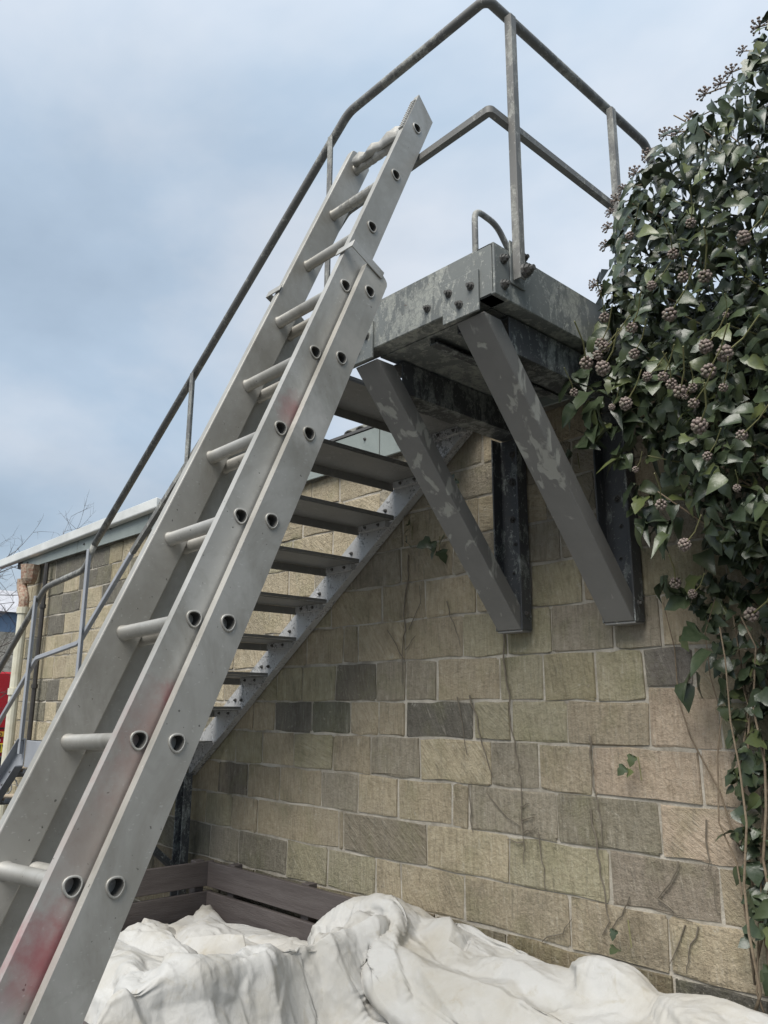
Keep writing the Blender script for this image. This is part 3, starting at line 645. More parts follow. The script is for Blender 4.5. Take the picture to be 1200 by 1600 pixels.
# serrated strip along the edge of the top
for i in range(11):
    mb = MB(); q = lp(fly_o, .006, -.0565, 9, -.06+.018*i); mb.extrude([(-.007, -.003), (.007, -.003), (.004, .004), (-.004, .004)], q-wh*.004, q+wh*.018, vh, -nh); mb.build('serration', MALU, lad)
# guide straps that hold the sections together
for side, w0, w1 in ((0, -.043, .036), (1, RW-.006, RW+TK+.043)):
    for h in (PITCH*6+.10,):
        mb = MB(); a = base_o + vh*h
        mb.extrude([(w0, -.132), (w1, -.132), (w1, -.128), (w0+.004, -.128), (w0+.004, .02), (w0, .02)] if side == 0 else [(w0, -.132), (w1, -.132), (w1, .02), (w1-.004, .02), (w1-.004, -.128), (w0, -.128)], a-vh*.016, a+vh*.016, wh, nh)
        mb.build('guide_strap', MALU, lad, bevel=.001)

# ================================================================== TIMBER PLANTER
pl = empty('slatted_planter', W(-1.2, -.3, GZ), 'dark stained slatted timber planter against the stone wall, half under the tarpaulin', 'planter')
PX0, PX1, PY0, PY1 = -1.525, -.935, -.52, -.05
bh_ = .0465; gap = .0095
for i in range(4):
    zt = -.307 - i*(bh_+gap); zb = zt-bh_; t_ = .009
    def brd(a, c): MB().box(a, c).build('board', MWOOD, pl, bevel=.003)
    brd(W(PX0+.0003, PY1-.0003, zb), W(-1.0 if i == 0 else PX1-.0003, PY1+t_, zt)); brd(W(PX0-t_, PY0, zb+.0008), W(PX0, PY1+t_+.006, zt+.0006))
    if i: brd(W(PX0+.0003, PY0-t_, zb), W(PX1-.0003, PY0, zt)); brd(W(PX1, PY0-t_, zb+.0008), W(PX1+t_, PY1+t_, zt+.0006))
for x, y in ((PX0-.0305, PY1-.022), (PX0+.06, PY1+t_+.0005), ((PX0+PX1)/2, PY1+t_+.0005), (PX0-.0305, (PY0+PY1)/2)):
    MB().box(W(x, y, GZ), W(x+.021, y+.02, -.305)).build('leg', MWOOD, pl, bevel=.003)
MB().box(W(PX0+.001, PY0+.001, GZ+.002), W(PX1-.001, PY1-.001, -.47)).build('soil', MGROUND, pl)

# ================================================================== TARPAULIN (position based cloth over the heap)
def support(X, Y):
    """height of what lies under the sheet, in D units"""
    def blk(x0, x1, y0, y1, top, s=.02):
        fx = 1/(1+np.exp(-(X-x0)/s*4))*1/(1+np.exp((X-x1)/s*4)); fy = 1/(1+np.exp(-(Y-y0)/s*4))*1/(1+np.exp((Y-y1)/s*4))
        return GZ + (top-GZ)*np.clip(fx*fy*1.04, 0, 1)
    def hump(x, y, rx, ry, top, base=GZ):
        q = ((X-x)/rx)**2+((Y-y)/ry)**2; return np.where(q < 1, base+(top-base)*np.sqrt(np.clip(1-q, 0, 1)), GZ)
    z = np.full_like(X, GZ)
    for h in (blk(-.955, -.918, -.55, -.24, -.312, .014), blk(-.955, -.918, -.3, -.12, -.303, .014), blk(-1.50, -.94, -.5, -.06, -.40), blk(-1.28, -1.06, -.5, -.28, -.335, .05), blk(-.93, -.2, -.20, .02, -.33, .05), blk(-.92, -.3, -.36, .02, -.40, .09),
              hump(-.985, -.075, .11, .08, -.288, -.42), hump(-.86, -.05, .13, .055, -.306, -.42), hump(-.585, -.04, .075, .09, -.284, -.40), hump(-.44, -.06, .13, .12, -.296, -.40), hump(-.70, -.10, .12, .08, -.312, -.40),
              hump(-1.10, -.42, .12, .1, -.318, -.42), hump(-1.36, -.40, .07, .1, -.38, -.5)): z = np.maximum(z, h)
    return z
def drape():
    x0, x1, y0, y1 = -1.44, -.20, -.60, -.012; rng = np.random.default_rng(3)
    def SH(p): return support(p[..., 0]/D, p[..., 1]/D)*D + EYE
    def con(A, B, L0, k):
        d = B-A; l = np.sqrt((d*d).sum(-1, keepdims=True))+1e-9; c = d*((l-L0)/l*.5*k); A += c; B -= c
    SX, SY = (x1-x0)*D*1.30, (y1-y0)*D*1.55                  # size of the sheet itself
    P = None
    for (nx, ny, steps, its, nzs) in ((46, 30, 130, 10, .02), (91, 59, 80, 8, .007), (181, 117, 46, 7, .0025)):
        if P is None:
            gx, gy = np.meshgrid(np.linspace(x0, x1, nx), np.linspace(y0, y1, ny)); P = np.stack([gx*D, gy*D, np.zeros_like(gx)], -1)
            P[..., 2] = np.maximum(SH(P), .55) + .12
        else:
            Q = np.zeros((ny, nx, 3)); Q[::2, ::2] = P; Q[1::2, ::2] = (P[:-1]+P[1:])/2; Q[:, 1::2] = (Q[:, :-1:2]+Q[:, 2::2])/2; P = Q
        P += rng.normal(0, nzs, P.shape)*np.array([.6, .6, 1])
        Lx, Ly = SX/(nx-1), SY/(ny-1); Ld = math.hypot(Lx, Ly); V = np.zeros_like(P); g_ = .0016*(46/nx)
        for step in range(steps):
            V *= .95; V[..., 2] -= g_; old = P.copy(); P += V
            for it in range(its):
                for s in (0, 1):
                    n = (nx-s)//2*2; con(P[:, s:s+n:2], P[:, s+1:s+n:2], Lx, .95)
                    n = (ny-s)//2*2; con(P[s:s+n:2], P[s+1:s+n:2], Ly, .95)
                for s in (0, 1):
                    for q in (0, 1):
                        A = P[s:-1:2, q:-1:2]; B = P[s+1::2, q+1::2]; m_ = (min(A.shape[0], B.shape[0]), min(A.shape[1], B.shape[1]))
                        con(A[:m_[0], :m_[1]], B[:m_[0], :m_[1]], Ld, .4)
                        A = P[s+1::2, q:-1:2]; B = P[s:-1:2, q+1::2]; m_ = (min(A.shape[0], B.shape[0]), min(A.shape[1], B.shape[1]))
                        con(A[:m_[0], :m_[1]], B[:m_[0], :m_[1]], Ld, .4)
                for s in range(4):
                    A = P[:, s:-2:4]; B = P[:, s+2::4]; m_ = min(A.shape[1], B.shape[1]); con(A[:, :m_], B[:, :m_], 2*Lx, BEND)
                    A = P[s:-2:4]; B = P[s+2::4]; m_ = min(A.shape[0], B.shape[0]); con(A[:m_], B[:m_], 2*Ly, BEND)
                P[..., 1] = np.minimum(P[..., 1], -.025)
                h = SH(P)+.012; P[..., 2] = np.maximum(P[..., 2], h)
            V = P-old
            fr = (P[..., 2] < SH(P)+.016)[..., None]; V = np.where(fr, V*np.array([.35, .35, .5]), V)
            sp = np.sqrt((V*V).sum(-1, keepdims=True)); V *= np.minimum(1, .03/np.maximum(sp, 1e-9))
    return P
BEND = .06
TP = drape(); ny_, nx_ = TP.shape[:2]
def upsample(P):
    ny, nx = P.shape[:2]; Q = np.zeros((2*ny-1, 2*nx-1, 3)); Q[::2, ::2] = P; Q[1::2, ::2] = (P[:-1]+P[1:])/2; Q[:, 1::2] = (Q[:, :-1:2]+Q[:, 2::2])/2; return Q
def crumple(P):
    """sharp creases: ridges between randomly tilted facets, in sheet coordinates"""
    ny, nx = P.shape[:2]; rng = np.random.default_rng(8); U, Vv = np.meshgrid(np.linspace(0, 4.6, nx), np.linspace(0, 2.6, ny)); H = np.zeros((ny, nx))
    du = np.gradient(P, axis=1); dv_ = np.gradient(P, axis=0); nr = np.cross(du, dv_); nr /= np.linalg.norm(nr, axis=-1, keepdims=True)+1e-9
    from mathutils.geometry import delaunay_2d_cdt
    for (n, amp, sx) in ((110, .03, .42), (480, .015, .38), (2200, .0045, .6), (7000, .0022, .8)):        # crumpled sheet: random points joined by flat facets
        px = np.concatenate([rng.uniform(0, 4.6, n), [-.5, 5.1, 5.1, -.5]]); py = np.concatenate([rng.uniform(0, 2.6, n), [-.5, -.5, 3.1, 3.1]]); hh = rng.normal(0, amp, n+4)
        vv, _, tris, orig, _, _ = delaunay_2d_cdt([Vector((a*sx, c)) for a, c in zip(px, py)], [], [], 0, 1e-5)
        T = np.zeros((ny, nx)); hv = np.array([hh[o[0]] if o else 0 for o in orig])
        for tr_ in tris:
            (xa, ya), (xb, yb), (xc, yc) = [(vv[i].x/sx, vv[i].y) for i in tr_]
            i0, i1 = max(0, int(min(xa, xb, xc)/4.6*(nx-1))), min(nx-1, int(max(xa, xb, xc)/4.6*(nx-1))+1); j0, j1 = max(0, int(min(ya, yb, yc)/2.6*(ny-1))), min(ny-1, int(max(ya, yb, yc)/2.6*(ny-1))+1)
            if i1 < i0 or j1 < j0: continue
            u_ = U[j0:j1+1, i0:i1+1]; v_ = Vv[j0:j1+1, i0:i1+1]; den = (yb-yc)*(xa-xc)+(xc-xb)*(ya-yc)
            if abs(den) < 1e-12: continue
            l1 = ((yb-yc)*(u_-xc)+(xc-xb)*(v_-yc))/den; l2 = ((yc-ya)*(u_-xc)+(xa-xc)*(v_-yc))/den; l3 = 1-l1-l2
            ok = (l1 > -1e-6) & (l2 > -1e-6) & (l3 > -1e-6); blk_ = T[j0:j1+1, i0:i1+1]
            blk_[ok] = (l1*hv[tr_[0]]+l2*hv[tr_[1]]+l3*hv[tr_[2]])[ok]
        H += T
    # irregular pleats where the sheet hangs: a sum of single folds, each with its own place, width, depth and slant
    hang = np.clip((np.abs(nr[..., 0])-.25)*2.0, 0, 1)
    for i in range(26):
        vc = rng.uniform(.1, 2.5); wd_ = rng.uniform(.03, .085); am = rng.uniform(.012, .038); sl_ = rng.uniform(-.22, .22); uc = rng.uniform(1.6, 2.8)
        d = (Vv-vc-sl_*(U-uc)-.02*np.sin(U*9+i))/wd_; H += hang*am*np.exp(-np.abs(d)**1.2)
    # long soft folds sweeping over the flatter part
    for i in range(16):
        uc, vc = rng.uniform(1.8, 4.6), rng.uniform(.6, 2.6); th = rng.uniform(-.9, .5); wd_ = rng.uniform(.03, .07); ln = rng.uniform(.3, .9); am = rng.uniform(.012, .032)
        a_ = (U-uc)*math.cos(th)+(Vv-vc)*math.sin(th); c_ = -(U-uc)*math.sin(th)+(Vv-vc)*math.cos(th)+.12*a_*a_
        H += (1-hang)*am*np.exp(-np.abs(c_/wd_)**1.3)*np.exp(-(a_/ln)**4)
    return P + nr*(H-H.mean())[..., None]
for _ in range(3):
    Q = np.pad(TP, ((1, 1), (1, 1), (0, 0)), 'edge'); TP = TP*.4+.15*(Q[2:, 1:-1]+Q[:-2, 1:-1]+Q[1:-1, 2:]+Q[1:-1, :-2])
TP = crumple(upsample(upsample(TP[:-3, 9:]))); TP[..., 1] = np.minimum(TP[..., 1], -.02); ny_, nx_ = TP.shape[:2]
for k_ in range(22): TP[-22+k_, :, 2] -= .07*(k_/21)**2          # the back edge is tucked down behind the heap
me = bpy.data.meshes.new('tarpaulin'); idx = np.arange(ny_*nx_).reshape(ny_, nx_)
fc = np.stack([idx[:-1, :-1], idx[:-1, 1:], idx[1:, 1:], idx[1:, :-1]], -1).reshape(-1, 4)
me.from_pydata(TP.reshape(-1, 3).tolist(), [], fc.tolist()); me.materials.append(MTARP); me.shade_smooth()
tp = bpy.data.objects.new('tarpaulin', me); COL.objects.link(tp)
prop(tp, 'creased dirty white tarpaulin draped over the planter and heap below the wall', 'tarpaulin')

# ================================================================== IVY
def leaf_variants():
    out = []
    shapes = [[(.0, .0), (.30, .10), (.40, .30), (.33, .55), (.18, .8), (0, 1.08)],
              [(.0, .0), (.36, .02), (.50, .24), (.30, .44), (.26, .72), (0, 1.0)],
              [(.0, .0), (.22, .08), (.28, .34), (.24, .6), (.12, .85), (0, 1.2)],
              [(.0, .04), (.34, -.06), (.56, .16), (.34, .36), (.36, .56), (0, 1.0)]]
    for s, (curl, fold) in zip(shapes, ((.42, .3), (.3, .22), (.6, .45), (.25, .18))):
        v = []; f = []; n = len(s)
        for i, (x, y) in enumerate(s):
            cz = -curl*y*y; wv = .05*math.sin(i*2.1)
            v.append((0, y, cz)); v.append((x, y, cz+fold*x+wv)); v.append((-x, y, cz+fold*x-wv*.7))
        for i in range(n-1):
            a = i*3; b_ = a+3
            f.append((a, a+1, b_+1, b_) if s[i][0] > 0 else (a, b_+1, b_)); f.append((a, b_, b_+2, a+2) if s[i][0] > 0 else (a, b_, b_+2))
        f2 = []
        for q in f:
            q = tuple(q)
            if s[-1][0] == 0 and (3*(n-1)+1 in q or 3*(n-1)+2 in q):
                q = tuple(k for k in q if k not in (3*(n-1)+1, 3*(n-1)+2))
            if len(set(q)) >= 3: f2.append(q)
        out.append((v, f2))
    return out
LV = leaf_variants(); LM = []
for v, f in LV:
    me = bpy.data.meshes.new('leaf'); me.from_pydata(v, [], f); me.materials.append(MLEAF); me.shade_smooth()
    bm = bmesh.new(); bm.from_mesh(me); lo_v = [q for q in bm.verts if not q.link_faces]; bmesh.ops.delete(bm, geom=lo_v, context='VERTS'); bm.to_mesh(me); bm.free(); LM.append(me)
ivy = empty('ivy', W(-.33, -.05, GZ), 'dense dark green ivy with berry heads climbing the wall past the platform', 'ivy')
# outline of the upper bush, in the plane y = -.12 (x, z) and a thinner hanging strip below on y = -.03
UP = [(-.17, .92), (-.245, .83), (-.285, .765), (-.345, .722), (-.405, .70), (-.468, .66), (-.490, .62), (-.505, .555), (-.515, .49), (-.495, .45), (-.512, .385), (-.465, .315), (-.425, .23), (-.38, .17), (-.30, .12), (-.05, .12), (.05, .5), (.0, .9)]
LO = [(-.38, .22), (-.45, .20), (-.47, .137), (-.452, .073), (-.44, .005), (-.442, -.07), (-.448, -.115), (-.44, -.2), (-.435, -.25), (-.415, -.29), (-.33, -.3), (-.25, -.1), (-.22, .15)]
def inside(poly, x, y):
    c = False; n = len(poly)
    for i in range(n):
        (xa, ya), (xb, yb) = poly[i], poly[(i+1) % n]
        if (ya > y) != (yb > y) and x < (xb-xa)*(y-ya)/(yb-ya)+xa: c = not c
    return c
def edged(poly, x, y):
    d = 9
    for i in range(len(poly)):
        a, b_ = Vector(poly[i]), Vector(poly[(i+1) % len(poly)]); p = Vector((x, y)); t_ = max(0, min(1, (p-a).dot(b_-a)/max(1e-9, (b_-a).length_squared))); d = min(d, (a+(b_-a)*t_-p).length)
    return d
ri = random.Random(21)
def leaf_xf(p, size, outw):
    """leaf matrix: tip hangs down and outward, blade faces out and up"""
    nrm = (outw + Vector((ri.gauss(0, .6), ri.gauss(0, .45), ri.uniform(-.1, 1.0)))).normalized()
    tip = Vector((ri.gauss(-.1, .75), ri.gauss(-.15, .6), ri.uniform(-1.0, .15))); tip = (tip - nrm*tip.dot(nrm)).normalized()
    xx = tip.cross(nrm).normalized(); R3 = Matrix((xx, tip, nrm)).transposed()
    return p, R3, size
leaves = []
def scatter(poly, n, yc, thick, smin, smax, xs, zs):
    k = 0
    while k < n:
        x = ri.uniform(*xs); z = ri.uniform(*zs)
        if not inside(poly, x, z): continue
        e = edged(poly, x, z); cl = noise.noise(Vector((x*22, z*22, 3.1)))
        if e < .02 and ri.random() < .35: continue
        if cl < -.32 and ri.random() < .7: continue
        dep = thick*min(1, .25+e/.09)
        y = yc + dep*.5 - dep*ri.random()**1.0
        if y > -.006 and z < .515: y = -.006-ri.random()*.02
        if x < -.5 and y > -.015: y = -.015
        y += .0
        leaves.append((leaf_xf(W(x, y, z), ri.uniform(smin, smax), Vector((-.15, -.8, .15))), y)); k += 1
scatter(UP, 9500, -.10, .21, .028, .07, (-.53, .05), (.12, .92))
scatter(LO, 950, -.03, .05, .03, .072, (-.49, -.22), (-.3, .22))
# hanging sprays at the ragged left edge
SPR = [(-.535, -.14, .40), (-.52, -.14, .375), (-.505, -.13, .34), (-.54, -.12, .47), (-.53, -.11, .52), (-.49, -.12, .29), (-.475, -.11, .23), (-.50, -.13, .40), (-.485, -.14, .36), (-.47, -.13, .33), (-.46, -.12, .26), (-.44, -.11, .22), (-.52, -.10, .49), (-.47, -.06, .14), (-.45, -.05, .05)]
for sx, sy, sz in SPR:
    for i in range(9): leaves.append((leaf_xf(W(sx+ri.gauss(0, .018), sy+ri.gauss(0, .015), sz+ri.gauss(0, .022)), ri.uniform(.06, .1), Vector((-.2, -.8, .2))), sy))
# the nearest visible leaves are single parts
def visx(l):
    p = l[0][0]; return p.x < -.28*D
cand = sorted([l for l in leaves if visx(l)], key=lambda l: l[0][0].y - l[0][2]*1.5)
parts = set(map(id, cand[:295])); mb_v = []; mb_f = []
for l in leaves:
    (p, R3, s), y = l; k = ri.choice((0, 0, 1, 2, 2, 3)) if p.z > EYE+.15*D else ri.choice((1, 3, 3, 0))
    if id(l) in parts:
        o = link('leaf', LM[k], ivy, p, R3.to_quaternion()); o.scale = (s, s, s)
    else:
        v, f = LV[k]; q = len(mb_v); mb_v += [p + R3 @ (Vector(a)*s) for a in v]; mb_f += [tuple(i+q for i in g_) for g_ in f]
me = bpy.data.meshes.new('foliage'); me.from_pydata([tuple(a-ORG[ivy]) for a in mb_v], [], mb_f); me.materials.append(MLEAF); me.shade_smooth()
fo = link('foliage', me, ivy, ORG[ivy]); prop(fo, kind='stuff')
# berry heads: a ball of berries on short spokes; open heads for the top
def ico(r=1.0):
    bm = bmesh.new(); bmesh.ops.create_icosphere(bm, subdivisions=1, radius=r); v = [x.co.copy() for x in bm.verts]; f = [tuple(w.index for w in q.verts) for q in bm.faces]; bm.free(); return v, f
IV, IF = ico()
def head_mesh(n, R0, rb, half=False, spokes=False):
    mb = MB()
    for i in range(n):
        zc = 1-2*(i+.5)/n
        if half: zc = 1-1.25*(i+.5)/n
        a = i*2.39996; rr = math.sqrt(max(0, 1-zc*zc)); d = Vector((rr*math.cos(a), rr*math.sin(a), zc)); p = d*R0*ri.uniform(.85, 1.08); r_ = rb*ri.uniform(.8, 1.15)
        mb.add([p+v*r_ for v in IV], IF)
        if spokes: mb.sweep([Vector((0, 0, 0)), p], [(-.0012, -.0008), (.0012, -.0008), (0, .0012)], cap=False)
    return mb.mesh('berry_head', MBERRY, smooth=True)
HM = [head_mesh(30, .020, .0068), head_mesh(26, .018, .0066), head_mesh(22, .017, .006)]; HO = [head_mesh(20, .026, .0042, True, True), head_mesh(17, .023, .004, True, True)]
def head(p, base, open_=False, s=1.0):
    s *= .98; p = Vector(p); base = Vector(base); d = (p-base).normalized(); me = ri.choice(HO if open_ else HM)
    o = link('berry_head', me, ivy, p, d.to_track_quat('Z', 'Y')); o.scale = (s, s, s)
    mid = (p+base)/2+Vector((ri.gauss(0, .008), ri.gauss(0, .008), -.008)); c_ = MB().tube([base, mid, p], .0024, 5); mm = c_.build('stalk', MSTALK if not open_ else MSTEM, o)
HEADS = [(-.56, -.13, .405), (-.545, -.12, .445), (-.515, -.13, .425), (-.50, -.14, .365), (-.475, -.15, .36), (-.51, -.14, .455), (-.47, -.13, .43), (-.46, -.15, .455), (-.455, -.13, .395), (-.425, -.15, .38), (-.41, -.14, .36), (-.40, -.13, .345),
         (-.485, -.12, .285), (-.455, -.12, .235), (-.475, -.10, .225), (-.435, -.11, .185), (-.40, -.12, .32), (-.385, -.14, .275), (-.46, -.09, .145), (-.44, -.09, .13), (-.375, -.14, .405), (-.36, -.14, .35), (-.43, -.15, .5), (-.40, -.15, .53), (-.375, -.15, .56), (-.36, -.16, .48), (-.345, -.15, .43), (-.415, -.14, .46), (-.39, -.15, .495),
         (-.345, -.14, .29), (-.32, -.14, .52), (-.52, -.11, .505), (-.47, -.12, .60), (-.515, -.14, .44), (-.505, -.14, .448), (-.405, -.14, .352), (-.395, -.14, .36), (-.37, -.15, .37), (-.35, -.15, .385), (-.42, -.14, .372), (-.36, -.13, .235), (-.37, -.1, .1)]
for x, y, z in HEADS:
    if y < -.105: k_ = (1-.212)/(1+y); x, y, z = x*k_, -.212, z*k_
    head(W(x, y, z), W(x+.03+ri.uniform(0, .02), y+.03, z-ri.uniform(-.01, .02)), False, ri.choice((.5, .7, .85, .95, 1.1)))
OPEN = [(-.283, -.12, .795), (-.305, -.12, .775), (-.355, -.12, .745), (-.335, -.12, .748), (-.375, -.12, .725), (-.41, -.12, .718), (-.395, -.12, .712), (-.435, -.12, .70), (-.455, -.12, .685), (-.475, -.12, .672), (-.485, -.12, .66), (-.495, -.12, .645), (-.50, -.12, .625), (-.505, -.12, .60), (-.525, -.12, .55), (-.515, -.12, .535), (-.26, -.12, .82), (-.32, -.12, .755)]
for x, y, z in OPEN: head(W(x, y, z), W(x+.022, y+.012, z-.028), True, ri.uniform(.85, 1.25))
# woody stems
for i in range(26):
    x = ri.uniform(-.44, -.32); y = -.012-ri.random()*.03; z0 = ri.uniform(-.36, -.28); pts = []; z = z0
    for k in range(9): pts.append(W(x, y, z)); z += ri.uniform(.03, .075); x += ri.gauss(0, .011); y = min(-.008, y+ri.gauss(0, .005))
    MB().tube(pts, ri.uniform(.003, .008), 6, [1-.07*k for k in range(9)]).build('stem', MSTEM, ivy, smooth=True)
for i in range(34):
    x, z = ri.uniform(-.47, -.2), ri.uniform(.2, .72); p = W(x+.06, -.05, z-.03); q = W(x, -.15, z+ri.uniform(-.03, .04))
    MB().tube([p, (p+q)/2+Vector((0, 0, -.02)), q], .0045, 5, [1, .8, .5]).build('stem', MSTALK if i % 2 else MSTEM, ivy, smooth=True)
VINES=[
 [(-0.995, 0.263), (-0.997, 0.218), (-1.007, 0.168), (-1.004, 0.129), (-1.01, 0.091), (-1.012, 0.041)],
 [(-0.997, 0.128), (-0.982, 0.149), (-0.966, 0.181), (-0.969, 0.203)],
 [(-1.007, 0.08), (-1.026, 0.102), (-1.049, 0.132)], [(-1.004, 0.096), (-0.979, 0.118)],
 [(-0.787, 0.115), (-0.79, 0.072), (-0.783, 0.019), (-0.781, -0.014), (-0.778, -0.037), (-0.769, -0.073), (-0.764, -0.1), (-0.765, -0.14), (-0.763, -0.183), (-0.764, -0.217)],
 [(-0.765, -0.14), (-0.751, -0.134)], [(-0.765, -0.157), (-0.743, -0.152)], [(-0.764, -0.175), (-0.741, -0.165)], [(-0.765, -0.188), (-0.794, -0.188)],
 [(-0.861, 0.019), (-0.846, -0.015), (-0.841, -0.039), (-0.826, -0.085), (-0.817, -0.103)],
 [(-0.885, 0.015), (-0.878, -0.025), (-0.867, -0.073)],
 [(-0.645, -0.038), (-0.645, -0.072), (-0.643, -0.105), (-0.635, -0.133), (-0.633, -0.177)],
 [(-0.65, -0.13), (-0.645, -0.162), (-0.64, -0.201), (-0.633, -0.239), (-0.63, -0.269), (-0.641, -0.286)],
 [(-0.527, -0.183), (-0.541, -0.21), (-0.558, -0.231), (-0.535, -0.242), (-0.516, -0.249)],
 [(-0.487, -0.13), (-0.49, -0.167), (-0.487, -0.195), (-0.483, -0.237)],
 [(-0.508, -0.255), (-0.523, -0.286), (-0.529, -0.308)], [(-0.524, -0.254), (-0.539, -0.282), (-0.549, -0.301)],
 [(-0.6, -0.234), (-0.611, -0.258), (-0.631, -0.281)], [(-0.738, -0.312), (-0.705, -0.294), (-0.687, -0.275)],
 [(-0.907, 0.17), (-0.891, 0.132), (-0.878, 0.095)], [(-0.736, -0.172), (-0.732, -0.205), (-0.729, -0.246)],
 [(-0.828, -0.127), (-0.798, -0.152), (-0.77, -0.166)], [(-0.865, -0.116), (-0.863, -0.157), (-0.858, -0.185)]]
for vn in VINES:
    pts = []
    for a, b_ in zip(vn[:-1], vn[1:]):
        for k in range(3):
            q = k/3; pts.append(W(a[0]*(1-q)+b_[0]*q+ri.gauss(0, .0012), -.0045, a[1]*(1-q)+b_[1]*q+ri.gauss(0, .0012)))
    pts.append(W(vn[-1][0], -.0045, vn[-1][1])); n = len(pts)
    MB().tube(pts, .0042 if len(vn) > 4 else .003, 5, [1-.6*k/n for k in range(n)]).build('dead_stem', MSTEMD, ivy)
for i in range(9):
    x, z = ri.uniform(-.73, -.60), ri.uniform(.30, .43); pts = [W(x, -.005, z)]
    for k in range(4): x += ri.gauss(0, .014); z += ri.gauss(-.006, .014); pts.append(W(x, -.005-ri.random()*.006, z))
    MB().tube(pts, .0026, 5, [1, .9, .8, .6, .4]).build('dead_stem', MSTEMD, ivy)
# small sprigs growing out of the joints of the wall
def sprig(x, z, nl, s, label):
    o = empty('ivy_sprig', W(x, -.006, z), label, 'ivy')
    MB().tube([W(x, -.004, z+.01), W(x+.006, -.012, z), W(x+.01, -.016, z-.018)], .002, 5).build('stem', MSTALK, o)
    for i in range(nl):
        p, R3, s_ = leaf_xf(W(x+ri.gauss(0, .009), -.014-ri.random()*.01, z+ri.gauss(-.005, .009)), s*ri.uniform(.55, .9), Vector((-.1, -1, .2)))
        q = link('leaf', LM[ri.choice((1, 3))], o, p, R3.to_quaternion()); q.scale = (s_,)*3
sprig(-.641, .357, 4, .065, 'small ivy sprig on the wall between the two platform braces')
sprig(-.92, .272, 5, .085, 'ivy sprig hanging behind the brace by the upper stair treads')
sprig(-.985, .30, 4, .06, 'ivy leaves tucked under the stair stringer on the wall')
sprig(-.574, -.072, 3, .05, 'tiny ivy shoot on a pale stone right of the braces')
sprig(-.603, -.272, 2, .055, 'single dark ivy leaf low on the wall above the tarpaulin')
sprig(-.875, .365, 3, .05, 'ivy shoot on the shaded wall under the platform')

# ================================================================== YARD BEYOND THE CORNER
van = empty('parked_van', W(-5.7, .66, GZ), 'red van seen from behind, parked past the corner of the building', 'van')
def P5(x, y, z): return W(x, y, z)
prv = [(-.33, -.47), (.33, -.47), (.33, .0), (.31, .13), (.26, .185), (-.26, .185), (-.31, .13), (-.33, .0)]
mb = MB().extrude([(a*D, c*D) for a, c in prv], W(-5.0, .66, 0), W(-6.55, .66, 0), (0, 1, 0), (0, 0, 1)); mb.build('body', MRED, van, bevel=.03)
MB().box(W(-5.0, .38, .02), W(-4.996, .62, .13)).build('rear_window', MGLASS, van)
MB().box(W(-5.0, .34, -.42), W(-4.955, .98, -.285)).build('bumper', MBLK, van, bevel=.02)
MB().box(W(-5.0, .35, -.135), W(-4.992, .97, -.128)).build('trim_strip', MBLK, van)
pq = MB().box(W(-5.0, .562, -.265), W(-4.992, .772, -.215)).build('number_plate', MYEL, van)
pz = MB().box(W(-5.0, .562, -.178), W(-4.993, .772, -.150)).build('warning_strip', MAMB, van)
MB().box(W(-5.0, .60, -.207), W(-4.994, .70, -.192)).build('white_flash', MWHITE, van)
for y in (.35, .93):
    MB().box(W(-5.0, y, -.2), W(-4.99, y+.04, -.02)).build('tail_light', MRED, van)
for x in (-5.3, -6.25):
    for y in (.345, .975):
        w_ = MB().tube([W(x, y-.03, -.44), W(x, y+.03, -.44)], .32, 18).build('wheel', MBLK, van)
def text(s, p, size, parent, sy=1):
    cu = bpy.data.curves.new('lettering', 'FONT'); cu.body = s; cu.size = size; cu.align_x = 'RIGHT'; cu.extrude = .002
    to = bpy.data.objects.new('lettering', cu); COL.objects.link(to); dg = bpy.context.evaluated_depsgraph_get(); me = bpy.data.meshes.new_from_object(to.evaluated_get(dg)); bpy.data.objects.remove(to)
    me.materials.clear(); me.materials.append(MBLK)
    o = link('lettering', me, parent, p); o.rotation_euler = (math.radians(90), 0, math.radians(90)); return o
text('HW', W(-4.9905, .765, -.258), .155, pq); text('D MW', W(-4.9915, .768, -.175), .085, pz)
# far shed
sh = empty('far_shed', W(-12, 1.2, GZ), 'low shed with blue cladding and pale roof beyond the yard', 'building')
MB().box(W(-12.5, .4, .952), W(-11.5, 3.2, 1.21)).build('cladding', MBLUE, sh)
MB().extrude([(-.62*D, 0), (.62*D, 0), (0, .36*D)], W(-12, .3, 1.212), W(-12, 3.3, 1.212), (1, 0, 0), (0, 0, 1)).build('roof', MSLATE, sh)
MB().box(W(-12.5, .4, GZ), W(-11.5, 3.2, .95)).build('wall', MMORTAR, sh)
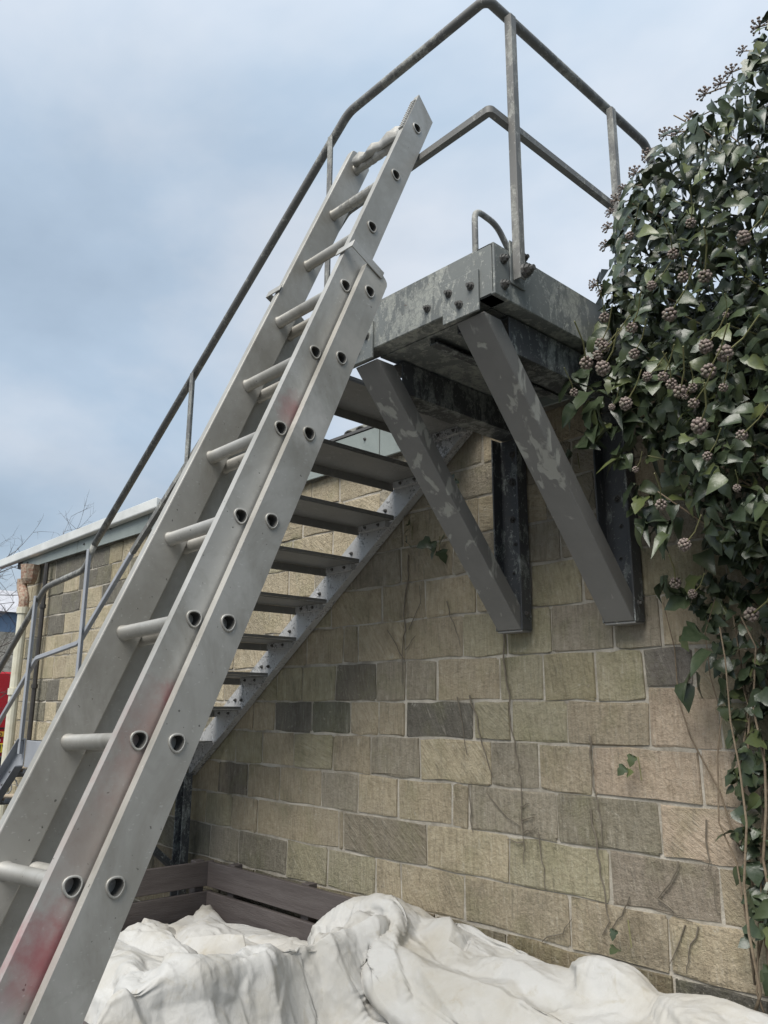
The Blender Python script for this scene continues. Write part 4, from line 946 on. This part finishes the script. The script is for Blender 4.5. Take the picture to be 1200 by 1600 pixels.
# bare trees: trunk and limbs with fine twigs
def bare_tree(base, H, seed, label, lean=(0, 0)):
    rt_ = random.Random(seed); o = empty('bare_tree', base, label, 'tree', None); tw = MB(); lim = MB()
    def grow(p, d, L_, r, depth):
        pts = [p]; n = 5
        for i in range(n):
            d = (d+Vector((rt_.gauss(0, .13), rt_.gauss(0, .13), rt_.gauss(.03, .1)))).normalized(); pts.append(pts[-1]+d*L_/n)
        (lim if depth < 2 else tw).tube(pts, r, 6 if depth < 2 else 3, [1-.55*i/n for i in range(n+1)])
        if depth >= 5: return
        for i in range(rt_.choice((3, 4)) if depth < 4 else 2):
            q = pts[rt_.randint(2, n)]; ang = Vector((rt_.gauss(0, .8), rt_.gauss(0, .8), rt_.gauss(.15, .4))); nd = (d*.9+ang).normalized()
            grow(q, nd, L_*rt_.uniform(.5, .75), r*.5, depth+1)
    grow(Vector(base)+Vector((0, 0, H*.22)), Vector((lean[0], lean[1], .75)).normalized(), H*.36, H*.014, 0)
    grow(Vector(base)+Vector((0, 0, H*.25)), Vector((lean[0]*.3, lean[1]*1.6, .5)).normalized(), H*.34, H*.012, 0)
    MB().tube([Vector(base), Vector(base)+Vector((0, 0, H*.3))], H*.022, 8, [1, .8]).build('trunk', MTWIG, o)
    lim.build('limbs', MTWIG, o, smooth=True); q = tw.build('twigs', MTWIG, o); prop(q, kind='stuff')
def reaching_tree(base, label):
    rt_ = random.Random(4); o = empty('bare_tree', base, label, 'tree'); tw = MB(); lim = MB(); b0 = Vector(base)
    MB().tube([b0, b0+Vector((0, .1, 2.2)), b0+Vector((.1, .2, 4.4)), b0+Vector((0, .5, 6.0))], .12, 8, [1, .8, .5, .15]).build('trunk', MTWIG, o)
    def grow(p, d, L_, r, depth):
        pts = [p]; n = 6; dd = d.copy(); bow = Vector((rt_.gauss(0, .03), 0, rt_.gauss(0, .05)))
        for i in range(n): dd = (dd+bow+Vector((rt_.gauss(0, .06), rt_.gauss(0, .06), rt_.gauss(0, .07)))).normalized(); pts.append(pts[-1]+dd*L_/n)
        (lim if depth == 0 else tw).tube(pts, r, 5 if depth == 0 else 3, [1-.65*i/n for i in range(n+1)])
        if depth >= 3: return
        for i in range(7 if depth == 0 else 4):
            q = pts[rt_.randint(1, n)]; nd = (dd*.8+Vector((rt_.gauss(0, .5), rt_.gauss(0, .45), rt_.gauss(.1, .6)))).normalized(); grow(q, nd, L_*rt_.uniform(.25, .5), r*.55, depth+1)
    for zz_, slope, L_ in ((1.7, .1, 1.7), (2.1, .25, 1.9), (2.5, .1, 2.0), (2.8, .25, 1.9), (3.2, .15, 2.2), (3.3, .05, 2.2), (2.0, -.1, 1.7), (3.7, .0, 2.0), (1.5, .3, 1.6)):
        grow(b0+Vector((0, .1+zz_*.04, zz_)), Vector((rt_.gauss(0, .25), 1, slope)).normalized(), L_, .011, 0)
    lim.build('limbs', MTWIG, o); q = tw.build('twigs', MTWIG, o); prop(q, kind='stuff')
reaching_tree(W(-4.6, .02, GZ), 'bare winter tree whose thin twigs reach past the roof corner')
bare_tree(W(-9.5, 0.9, GZ), 6.5, 9, 'leafless tree standing in front of the far shed', (.1, .2))
# wrought iron bench under the lower flight
be = empty('wrought_iron_bench', W(-2.35, -.17, GZ), 'grey wrought iron scroll bench behind the lower stair flight', 'bench')
def spiral(cx_, cz_, r, s=1, turns=1.6):
    return [W(-2.30, cx_+s*r*(1-.8*k/20)*math.cos(turns*6.28*k/20), cz_+r*(1-.8*k/20)*math.sin(turns*6.28*k/20)) for k in range(21)]
for yy in (-.26, -.19, -.12): MB().tube(spiral(yy, -.21, .03, 1 if yy > -.2 else -1), .006, 6).build('scroll', MIRON, be)
MB().tube([W(-2.30, -.3, -.175), W(-2.30, -.05, -.175)], .009, 6).build('top_rail', MIRON, be); MB().tube([W(-2.30, -.3, -.25), W(-2.30, -.05, -.25)], .009, 6).build('lower_rail', MIRON, be)
for yy in (-.3, -.05): MB().tube([W(-2.30, yy, GZ), W(-2.30, yy, -.175)], .01, 6).build('leg', MIRON, be)
MB().box(W(-2.30, -.3, -.385), W(-2.42, -.05, -.38)).build('seat', MIRON, be)
for yy in (-.3, -.05): MB().tube([W(-2.42, yy, GZ), W(-2.42, yy, -.38)], .01, 6).build('leg', MIRON, be)
